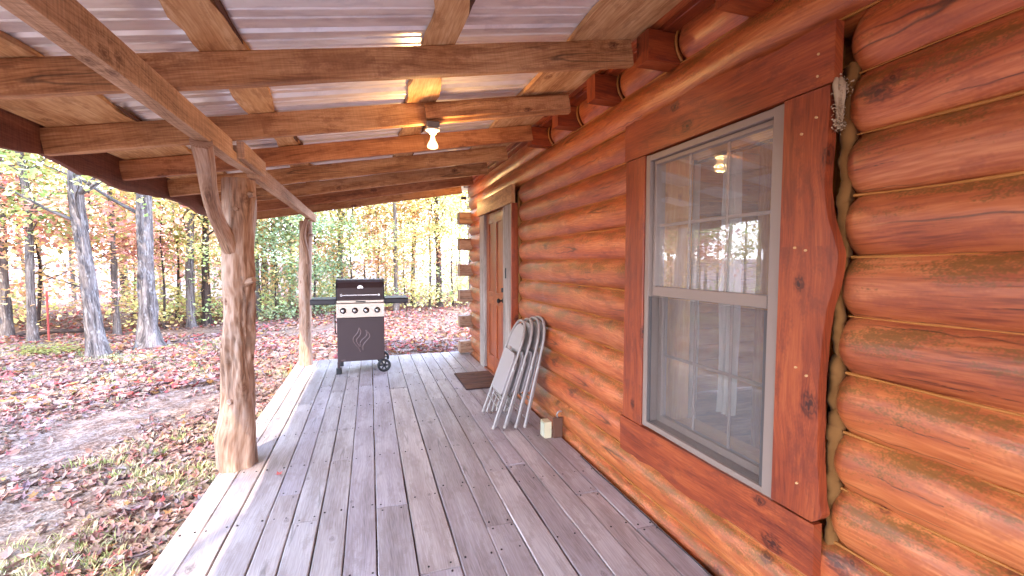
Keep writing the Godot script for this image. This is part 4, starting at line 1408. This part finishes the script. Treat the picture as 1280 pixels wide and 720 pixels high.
func litter(called: String, label: String, cat: String, n: int, sd: int, mesh: Mesh, place: Callable, cols: Array, lift: float, tilt: float, sc0: float, sc1: float, mat: Material):
	var r := RandomNumberGenerator.new()
	r.seed = sd
	var xf := []
	var cl := []
	var tries := 0
	while xf.size() < n and tries < n * 12:
		tries += 1
		var p: Vector2 = place.call(r)
		if p == Vector2.INF: continue
		var b := Basis(Vector3.UP, r.randf() * TAU)
		b = b.rotated(Vector3.RIGHT, r.randfn() * tilt).rotated(Vector3.FORWARD, r.randfn() * tilt)
		b = b.scaled(Vector3.ONE * r.randf_range(sc0, sc1))
		xf.append(Transform3D(b, Vector3(p.x, ground_y(p.x, p.y) + lift + r.randf() * lift, p.y)))
		var c: Color = cols[r.randi() % cols.size()]
		var f := r.randf_range(0.7, 1.25)
		cl.append(Color(c.r * f, c.g * f * r.randf_range(0.9, 1.1), c.b * f))
	var mm := MultiMesh.new()
	mm.transform_format = MultiMesh.TRANSFORM_3D
	mm.use_colors = true
	mm.mesh = mesh
	mm.instance_count = xf.size()
	for i in xf.size():
		mm.set_instance_transform(i, xf[i])
		mm.set_instance_color(i, cl[i])
	var mi := MultiMeshInstance3D.new()
	mi.name = called
	mi.multimesh = mm
	mi.material_override = mat
	add_child(mi)
	tag(mi, label, cat, "", "stuff")

func in_yard(x: float, z: float) -> bool:
	return not (x > -0.99 and z > -6.72)

func build_litter():
	var m := StandardMaterial3D.new()
	m.vertex_color_use_as_albedo = true
	m.roughness = 0.75
	m.metallic_specular = 0.3
	m.backlight_enabled = true
	m.backlight = Color(0.3, 0.3, 0.3)
	var cols := [Color(0.33, 0.065, 0.055), Color(0.34, 0.10, 0.09), Color(0.30, 0.14, 0.105), Color(0.28, 0.18, 0.13), Color(0.31, 0.20, 0.145), Color(0.24, 0.14, 0.10), Color(0.33, 0.19, 0.16), Color(0.27, 0.155, 0.13), Color(0.34, 0.16, 0.055), Color(0.26, 0.18, 0.17)]
	var near := func(r):
		var z: float = -0.8 - 9.0 * r.randf()
		var x: float = -0.9 - 6.5 * r.randf()
		if not in_yard(x, z): return Vector2.INF
		var keep := 0.42 + 0.8 * ns.get_noise_2d(x * 0.7, z * 0.7 + 9.0) - 0.28 * ground_kind(x, z)
		if x > -1.7 and z > -4.2: keep += 0.35
		if r.randf() > keep + 0.12: return Vector2.INF
		return Vector2(x, z)
	litter("fallen_leaves", "red and tan fallen leaves scattered over the yard by the porch", "leaves", 9000, 7, fallen_leaf_mesh(1, 0.085), near, cols, 0.008, 0.35, 0.55, 1.2, m)
	var far := func(r):
		var d: float = 7.0 + 17.0 * r.randf()
		var a: float = deg_to_rad(r.randf_range(-42.0, 20.0))
		var x := sin(a) * d
		var z := -cos(a) * d
		if not in_yard(x, z): return Vector2.INF
		if r.randf() > 0.55 + 0.7 * ns.get_noise_2d(x * 0.4, z * 0.4): return Vector2.INF
		return Vector2(x, z)
	litter("leaf_carpet", "carpet of dry brown and pink leaves towards the trees", "leaves", 26000, 8, curled_leaf_mesh(2, 0.10), far, cols, 0.010, 0.35, 0.7, 1.35, m)
	litter("curled_leaves", "small curled brown leaves mixed into the litter by the porch", "leaves", 12000, 17, curled_leaf_mesh(3, 0.07), near, [cols[3], cols[4], cols[5], cols[7], cols[9], cols[2]], 0.008, 0.5, 0.6, 1.3, m)
	# short grass
	var st := new_st()
	st.set_smooth_group(-1)
	var r := RandomNumberGenerator.new()
	r.seed = 5
	for i in 12:
		var c := Vector3(r.randfn() * 0.022, 0, r.randfn() * 0.022)
		var d := Vector3(r.randf_range(-1, 1), 0, r.randf_range(-1, 1)).normalized()
		var s := d.cross(Vector3.UP) * 0.0022
		var hh := r.randf_range(0.02, 0.055)
		var mid := c + Vector3(0, hh * 0.6, 0) + d * hh * 0.25
		var tp := c + Vector3(0, hh, 0) + d * hh * 0.8
		for v in [c - s, c + s, mid + s, c - s, mid + s, mid - s, mid - s, mid + s, tp]: st.add_vertex(v)
	var gp := func(rr):
		var z: float = -0.8 - 10.0 * rr.randf()
		var x: float = -0.98 - 5.5 * rr.randf()
		if not in_yard(x, z): return Vector2.INF
		var keep := 0.10 + 0.7 * ns.get_noise_2d(x * 0.9 + 60.0, z * 0.9) - ground_kind(x, z) * 0.8
		if x > -2.3 and z > -4.6: keep += 0.35
		if rr.randf() > keep: return Vector2.INF
		return Vector2(x, z)
	litter("grass", "thin yellow-green grass beside the porch", "grass", 2600, 9, done(st), gp, [Color(0.32, 0.30, 0.12), Color(0.40, 0.36, 0.17), Color(0.24, 0.27, 0.09), Color(0.46, 0.40, 0.24)], 0.0, 0.15, 0.7, 1.4, m)

# ------------------------------------------------------------------ lamps
func lamp(called_label: String, at: Vector3, sc: float, energy: float):
	var l := thing("porch_lamp", called_label, "lamp", at)
	var grey := plain(Color(0.42, 0.42, 0.43), 0.5, 0.5)
	var white := plain(Color(0.86, 0.85, 0.83), 0.4)
	obj("junction_box", boxm(Vector3(-0.045, -0.05, -0.045) * sc, Vector3(0.045, 0.0, 0.045) * sc, 0, 0.006), grey, l)
	obj("lamp_holder", lathe([Vector2(0, -0.05), Vector2(0.052, -0.05), Vector2(0.052, -0.060), Vector2(0.030, -0.066), Vector2(0.022, -0.085), Vector2(0.0, -0.085)].map(func(v): return v * sc), 20), white, l)
	var em := StandardMaterial3D.new()
	em.albedo_color = Color(0.8, 0.68, 0.5)
	em.emission_enabled = true
	em.emission = Color(1.0, 0.80, 0.54)
	em.emission_energy_multiplier = 0.7
	obj("bulb", lathe([Vector2(0.0, -0.075), Vector2(0.014, -0.085), Vector2(0.015, -0.105), Vector2(0.020, -0.128), Vector2(0.033, -0.150), Vector2(0.040, -0.168), Vector2(0.038, -0.182), Vector2(0.022, -0.190), Vector2(0, -0.192)].map(func(v): return v * sc), 24), em, l)
	var o := OmniLight3D.new()
	o.name = "bulb_light"
	o.light_color = Color(1.0, 0.78, 0.50)
	o.light_energy = energy
	o.omni_range = 12.0
	o.omni_attenuation = 2.0
	o.light_size = 0.03
	o.shadow_enabled = true
	o.position = Vector3(0, -0.16 * sc, 0)
	l.add_child(o)

func build_lamps():
	lamp("lit bulb in a grey junction box under the lapped rafter", Vector3(0.375, raf_y(0.375) + 0.001, -2.74), 0.82, 0.06)
	lamp("lit bulb above the far log corner past the door", Vector3(1.22, 2.24, -5.95), 0.75, 0.03)

# ------------------------------------------------------------------ grill
func build_grill():
	var g := thing("gas_grill", "dark brown gas grill with side shelves, steel control panel and flame emblem", "grill", Vector3(-0.115, 0, -5.96))
	var dark := plain(Color(0.235, 0.165, 0.165), 0.45)
	dark.metallic = 0.2
	var steel := plain(Color(0.72, 0.66, 0.60), 0.35, 0.75)
	var chrome := plain(Color(0.85, 0.84, 0.83), 0.2, 0.9)
	var fz := 0.24    # front face
	# cabinet
	var cab := obj("cabinet", boxm(Vector3(-0.275, 0.15, -0.24), Vector3(0.275, 0.68, fz), 1, 0.008), dark, g)
	# embossed flame emblem on the door
	var em := plain(Color(0.46, 0.38, 0.37), 0.3, 0.3)
	for c in [[[-0.03, 0.56], [-0.05, 0.50], [-0.095, 0.445], [-0.10, 0.40], [-0.075, 0.355], [-0.04, 0.31], [-0.02, 0.265]],
		[[-0.03, 0.56], [-0.012, 0.51], [-0.028, 0.46], [-0.06, 0.42], [-0.055, 0.375], [-0.02, 0.325]],
		[[0.045, 0.53], [0.06, 0.49], [0.045, 0.45], [0.0, 0.41], [-0.02, 0.375], [-0.02, 0.34]],
		[[0.045, 0.53], [0.085, 0.48], [0.088, 0.44], [0.06, 0.405], [0.03, 0.37], [0.01, 0.33], [0.01, 0.28]]]:
		var pts := []
		for p in c: pts.append(Vector3(p[0] + 0.01, p[1], fz + 0.001))
		obj("emblem_line", tube(curve(pts, 5), [0.006], 6), em, cab)
	obj("badge_strip", boxm(Vector3(-0.235, 0.168, fz + 0.0002), Vector3(-0.185, 0.174, fz + 0.003), 0, 0.0005), em, cab)
	# control panel with knobs
	var pan := obj("control_panel", boxm(Vector3(-0.278, 0.685, -0.10), Vector3(0.278, 0.865, fz + 0.012), 0, 0.008), steel, g)
	for x in [-0.20, -0.065, 0.065, 0.195]:
		var k := obj("knob", lathe([Vector2(0.036, 0.0), Vector2(0.036, 0.006), Vector2(0.026, 0.008), Vector2(0.025, 0.034), Vector2(0.020, 0.038), Vector2(0, 0.038)], 24), M.black, pan, Transform3D(Basis(Vector3(1, 0, 0), Vector3(0, 0, 1), Vector3(0, -1, 0)), Vector3(x, 0.775, fz + 0.0125)))
		obj("knob_face", lathe([Vector2(0.021, 0.036), Vector2(0.021, 0.040), Vector2(0, 0.0415)], 20), chrome, g, k.transform)
	for x in [-0.262, 0.262]:
		obj("panel_clip", boxm(Vector3(x - 0.006, 0.73, fz + 0.0122), Vector3(x + 0.006, 0.82, fz + 0.018), 1, 0.002), chrome, g)
	obj("trim_strip", boxm(Vector3(-0.272, 0.867, -0.16), Vector3(0.272, 0.900, fz + 0.004), 0, 0.004), steel, g)
	obj("name_plate", boxm(Vector3(-0.055, 0.874, fz + 0.0042), Vector3(0.060, 0.890, fz + 0.007), 0, 0.002), M.black, g)
	# lid: rolled hood profile swept across
	var prof := [Vector2(0.235, 0.902), Vector2(0.240, 0.96), Vector2(0.225, 1.05), Vector2(0.19, 1.115), Vector2(0.13, 1.145), Vector2(0.0, 1.155), Vector2(-0.15, 1.15), Vector2(-0.22, 1.10), Vector2(-0.24, 1.0), Vector2(-0.24, 0.902)]
	var lid := obj("lid", prism(prof, 0.53, Transform3D(Basis(Vector3(0, 0, 1), Vector3(0, 1, 0), Vector3(1, 0, 0)), Vector3(-0.265, 0, 0))), dark, g)
	for x in [-0.282, 0.266]:
		var ends := []
		for p in prof: ends.append(Vector2(p.x * 1.02, 0.902 + (p.y - 0.902) * 1.025))
		obj("lid_end", prism(ends, 0.016, Transform3D(Basis(Vector3(0, 0, 1), Vector3(0, 1, 0), Vector3(1, 0, 0)), Vector3(x, 0, 0))), M.black, g)
	var hd := obj("lid_handle", tube([Vector3(-0.225, 0.965, 0.285), Vector3(0.225, 0.965, 0.285)], [0.011], 14), chrome, g)
	for x in [-0.215, 0.215]:
		obj("handle_mount", tube([Vector3(x, 0.965, 0.236), Vector3(x, 0.965, 0.29)], [0.014], 12), chrome, hd)
	# thermometer badge
	var th := []
	for i in 13:
		var a := PI * i / 12.0
		th.append(Vector2(cos(a) * 0.035, sin(a) * 0.035))
	obj("thermometer", prism(th, 0.012, Transform3D(Basis.IDENTITY, Vector3(0.0, 1.045, 0.226))), chrome, lid)
	# side shelves
	for s in [-1, 1]:
		var a: float = 0.285 * s
		var b: float = 0.57 * s
		obj("side_shelf", boxm(Vector3(minf(a, b), 0.848, -0.20), Vector3(maxf(a, b), 0.915, 0.215), 0, 0.012), plain(Color(0.17, 0.15, 0.16), 0.5), g)
	# legs, foot, wheels
	for p in [[-0.262, 0.222], [-0.262, -0.222]]:
		obj("leg", boxm(Vector3(p[0] - 0.017, 0.05, p[1] - 0.017), Vector3(p[0] + 0.012, 0.1495, p[1] + 0.017), 1), dark, g)
		obj("foot", boxm(Vector3(p[0] - 0.032, 0.0, p[1] - 0.028), Vector3(p[0] + 0.030, 0.075, p[1] + 0.028), 1, 0.008), M.black, g)
	obj("axle", tube([Vector3(0.262, 0.085, -0.24), Vector3(0.262, 0.085, 0.27)], [0.010], 10), steel, g)
	for z in [0.265, -0.235]:
		var w := Transform3D(Basis(Vector3(1, 0, 0), Vector3(0, 0, 1), Vector3(0, -1, 0)), Vector3(0.265, 0.083, z - 0.02))
		var wh := obj("wheel", lathe([Vector2(0.052, 0.0), Vector2(0.074, 0.0), Vector2(0.082, 0.010), Vector2(0.082, 0.030), Vector2(0.074, 0.040), Vector2(0.055, 0.040), Vector2(0.052, 0.030), Vector2(0.052, 0.0)], 28), M.black, g, w)
		obj("hub", lathe([Vector2(0, 0.002), Vector2(0.018, 0.002), Vector2(0.018, 0.042), Vector2(0, 0.044)], 16), M.black, wh)
		for k in 6:
			var aa := TAU * k / 6.0
			obj("spoke", tube([Vector3(cos(aa) * 0.015, 0.02, sin(aa) * 0.015), Vector3(cos(aa) * 0.055, 0.02, sin(aa) * 0.055)], [0.010, 0.008], 8), plain(Color(0.12, 0.11, 0.12), 0.5), wh)
	obj("gas_hose", tube(curve([Vector3(-0.283, 0.74, 0.18), Vector3(-0.295, 0.735, 0.20), Vector3(-0.297, 0.62, 0.21), Vector3(-0.295, 0.52, 0.21), Vector3(-0.284, 0.49, 0.20)], 6), [0.007], 8), M.black, g)

# ------------------------------------------------------------------ folding chairs
func make_chair(label: String) -> Node3D:
	var c := thing("folding_chair", label, "folding chair", Vector3.ZERO, "folding chairs leaning on the log wall")
	var paint := plain(Color(0.57, 0.535, 0.51), 0.38)
	var panel := plain(Color(0.61, 0.575, 0.565), 0.42)
	# chair lies in local xy plane: x across, y up its length
	var hw := 0.205
	var f := [Vector3(-hw - 0.012, 0.0, 0), Vector3(-hw, 0.35, 0), Vector3(-hw + 0.004, 0.66, 0), Vector3(-hw + 0.02, 0.76, 0), Vector3(-hw + 0.07, 0.85, 0), Vector3(-0.06, 0.895, 0), Vector3(0.06, 0.895, 0), Vector3(hw - 0.07, 0.85, 0), Vector3(hw - 0.02, 0.76, 0), Vector3(hw - 0.004, 0.66, 0), Vector3(hw, 0.35, 0), Vector3(hw + 0.012, 0.0, 0)]
	obj("front_frame", tube(curve(f, 5), [0.0115], 10), paint, c)
	var hw2 := 0.170
	for s in [-1, 1]:
		obj("rear_leg", tube([Vector3(s * (hw2 + 0.012), 0.015, -0.026), Vector3(s * hw2, 0.35, -0.028), Vector3(s * hw2, 0.56, -0.022)], [0.0105], 9), paint, c)
		obj("hinge", tube([Vector3(s * (hw2 - 0.01), 0.50, -0.026), Vector3(s * (hw + 0.012), 0.50, 0.004)], [0.010], 8), plain(Color(0.5, 0.48, 0.46), 0.3, 0.6), c)
		obj("foot_cap", tube([Vector3(s * (hw + 0.0123), -0.003, 0), Vector3(s * (hw + 0.012), 0.022, 0)], [0.0135], 10), plain(Color(0.62, 0.58, 0.54), 0.7), c)
	for y in [0.16, 0.25]:
		obj("stretcher", tube([Vector3(-hw - 0.004, y, 0), Vector3(hw + 0.004, y, 0)], [0.0065], 8), paint, c)
	obj("stretcher", tube([Vector3(-hw2 - 0.004, 0.20, -0.027), Vector3(hw2 + 0.004, 0.20, -0.027)], [0.0065], 8), paint, c)
	# folded seat: rounded plate
	obj("seat", rounded_plate(0.176, 0.265, 0.625, 0.05, 0.012), panel, c, Transform3D(Basis.IDENTITY, Vector3(0, 0, 0.004)))
	var b := []
	# back panel: curved top following the arch
	for p in [[-0.165, 0.655], [-0.172, 0.72], [-0.150, 0.795], [-0.10, 0.845], [-0.04, 0.868], [0.04, 0.868], [0.10, 0.845], [0.150, 0.795], [0.172, 0.72], [0.165, 0.655]]:
		b.append(Vector2(p[0], p[1]))
	obj("backrest", prism(live(b, 3, 0.0), 0.010, Transform3D(Basis.IDENTITY, Vector3(0, 0, -0.010))), panel, c)
	return c

func rounded_plate(hw: float, y0: float, y1: float, r: float, th: float) -> ArrayMesh:
	var p := []
	for q in [[hw - r, y1 - r, 0.0], [-hw + r, y1 - r, PI * 0.5], [-hw + r, y0 + r, PI], [hw - r, y0 + r, PI * 1.5]]:
		for i in 6:
			var a: float = q[2] + PI * 0.5 * i / 5.0
			p.append(Vector2(q[0] + cos(a) * r, q[1] + sin(a) * r))
	return prism(p, th, Transform3D(Basis.IDENTITY, Vector3.ZERO))

func build_chairs():
	var labels := ["folded beige metal chair outermost of the row, its seat panel fully in view", "folded beige metal chair second from the outermost, tucked behind it", "folded beige metal chair second from the log wall", "folded beige metal chair innermost, touching the log wall"]
	var pos := [[0.945, -3.64, 20.0, -3.0], [1.035, -3.63, 18.0, -2.0], [1.115, -3.61, 16.0, 1.0], [1.185, -3.60, 14.0, 2.0]]
	var src := make_chair(labels[0])
	for i in 4:
		var c: Node3D = src
		if i > 0:
			c = src.duplicate()
			c.name = numbered("folding_chair")
			add_child(c)
			c.set_meta("label", labels[i])
		# face the porch (-x), then lean back to the wall
		var b := Basis(Vector3(0, 0, 1), Vector3(0, 1, 0), Vector3(-1, 0, 0))
		b = Basis(Vector3(0, 0, 1), deg_to_rad(-pos[i][2])) * b
		b = Basis(Vector3.UP, deg_to_rad(pos[i][3])) * b
		c.transform = Transform3D(b, Vector3(pos[i][0], 0.008, pos[i][1]))

# ------------------------------------------------------------------ small things
func build_small_things():
	# door mat
	var mt := thing("door_mat", "dark reddish plank-patterned mat lying before the door", "door mat", Vector3(1.17, 0.003, -4.94))
	obj("backing", boxm(Vector3(-0.215, 0.0, -0.36), Vector3(0.215, 0.008, 0.36), 0, 0.003), plain(Color(0.20, 0.13, 0.13), 0.9), mt)
	for i in 5:
		obj("slat", boxm(Vector3(-0.205, 0.0081, -0.35 + i * 0.141), Vector3(0.205, 0.014, -0.216 + i * 0.141), 0, 0.002), M.mat_wood, mt)
	# cream electrical box on a dark block by the wall
	var eb := thing("electrical_box", "small cream electrical box standing at the foot of the log wall", "electrical box", Vector3(1.315, 0.0, -3.16))
	var cream := plain(Color(0.76, 0.72, 0.58), 0.5)
	obj("back_plate", boxm(Vector3(0.0, 0.0, -0.045), Vector3(0.008, 0.125, 0.03), 1, 0.002), cream, eb)
	obj("side", boxm(Vector3(-0.05, 0.0, 0.03), Vector3(0.008, 0.125, 0.036), 1, 0.002), cream, eb)
	obj("side", boxm(Vector3(-0.05, 0.0, -0.051), Vector3(0.008, 0.125, -0.045), 1, 0.002), cream, eb)
	obj("side", boxm(Vector3(-0.05, 0.119, -0.0448), Vector3(-0.0002, 0.125, 0.0298), 0, 0.002), cream, eb)
	obj("side", boxm(Vector3(-0.05, 0.0, -0.0448), Vector3(-0.0002, 0.006, 0.0298), 0, 0.002), cream, eb)
	obj("cover", boxm(Vector3(-0.054, 0.012, -0.04), Vector3(-0.048, 0.113, 0.022), 1, 0.002), plain(Color(0.70, 0.69, 0.60), 0.4), eb)
	var wb := thing("wood_block", "short dark wood block standing beside the cream electrical box", "wood block", Vector3(1.375, 0.0, -3.12))
	obj("block", boxm(Vector3(-0.04, 0.0, -0.012), Vector3(0.035, 0.155, 0.012), 1, 0.003), M.bark_edge, wb)
	obj("clip", tube(curve([Vector3(0.0, 0.150, 0.0), Vector3(-0.01, 0.18, 0.0), Vector3(0.01, 0.205, 0.0), Vector3(0.03, 0.20, 0.0)], 5), [0.006], 8), plain(Color(0.55, 0.52, 0.5), 0.4, 0.6), wb)
	# cable along the foot of the wall
	var pts := []
	for i in 40:
		var z := -2.75 + i * 0.045
		pts.append(Vector3(1.383 + 0.010 * ns.get_noise_2d(z * 2.0, 3.0), 0.006 + 0.006 * maxf(0.0, ns.get_noise_2d(z * 3.0, 8.0)), z))
	var cb := obj("cable", tube(pts, [0.0042], 7), plain(Color(0.20, 0.17, 0.16), 0.6))
	tag(cb, "thin dark cable lying along the foot of the log wall", "cable")
	# one red leaf on the boards
	var lf := obj("fallen_leaf", fallen_leaf_mesh(5, 0.07), plain(Color(0.72, 0.34, 0.30), 0.7), null, Transform3D(Basis(Vector3.UP, 0.7), Vector3(-0.58, 0.006, -3.09)))
	tag(lf, "single curled red leaf lying on the grey deck boards", "leaf")
	# red stake and fallen branch in the yard, low green shrub
	var sx := -6.35
	var sz := -11.6
	var sk := obj("marker_stake", tube([Vector3(0, -0.1, 0), Vector3(0.01, 1.05, 0.0)], [0.018, 0.017], 8), plain(Color(0.55, 0.20, 0.16), 0.7), null, Transform3D(Basis.IDENTITY, Vector3(sx, ground_y(sx, sz), sz)))
	tag(sk, "thin rusty red stake standing at the edge of the woods", "stake")
	var fb := obj("fallen_log", tube(curve([Vector3(-0.7, 0.06, 0), Vector3(-0.2, 0.12, 0.1), Vector3(0.3, 0.10, 0.05), Vector3(0.8, 0.05, -0.1)], 5), [0.06, 0.08, 0.085, 0.07, 0.05], 12, 0.02, 4.0), M.bark_dark, null, Transform3D(Basis(Vector3.UP, 0.3), Vector3(-6.7, ground_y(-6.7, -12.7), -12.7)))
	tag(fb, "dark fallen log lying at the edge of the woods", "log")
	var sh := thing("ground_shrub", "low yellow-green shrub spreading over the leaves near the leaning trunk", "shrub", Vector3(-5.5, ground_y(-5.5, -10.0), -10.0))
	var r := RandomNumberGenerator.new()
	r.seed = 77
	var mm := MultiMesh.new()
	mm.transform_format = MultiMesh.TRANSFORM_3D
	mm.use_colors = true
	mm.mesh = clusters[1]
	mm.instance_count = 90
	for i in 90:
		var p := Vector3(r.randfn() * 0.30, absf(r.randfn()) * 0.06 + 0.03, r.randfn() * 0.16)
		mm.set_instance_transform(i, Transform3D(Basis(Vector3.UP, r.randf() * TAU).scaled(Vector3(0.5, 0.3, 0.5)), p))
		var f := r.randf_range(0.7, 1.2)
		mm.set_instance_color(i, Color(0.36 * f, 0.36 * f, 0.12 * f))
	var mi := MultiMeshInstance3D.new()
	mi.name = "foliage"
	mi.multimesh = mm
	mi.material_override = leaf_mats[0]
	sh.add_child(mi)
	mi.set_meta("kind", "stuff")
	obj("stem", tube([Vector3(0, -0.03, 0), Vector3(0.02, 0.08, 0.0)], [0.012, 0.006], 6), M.bark_dark, sh)
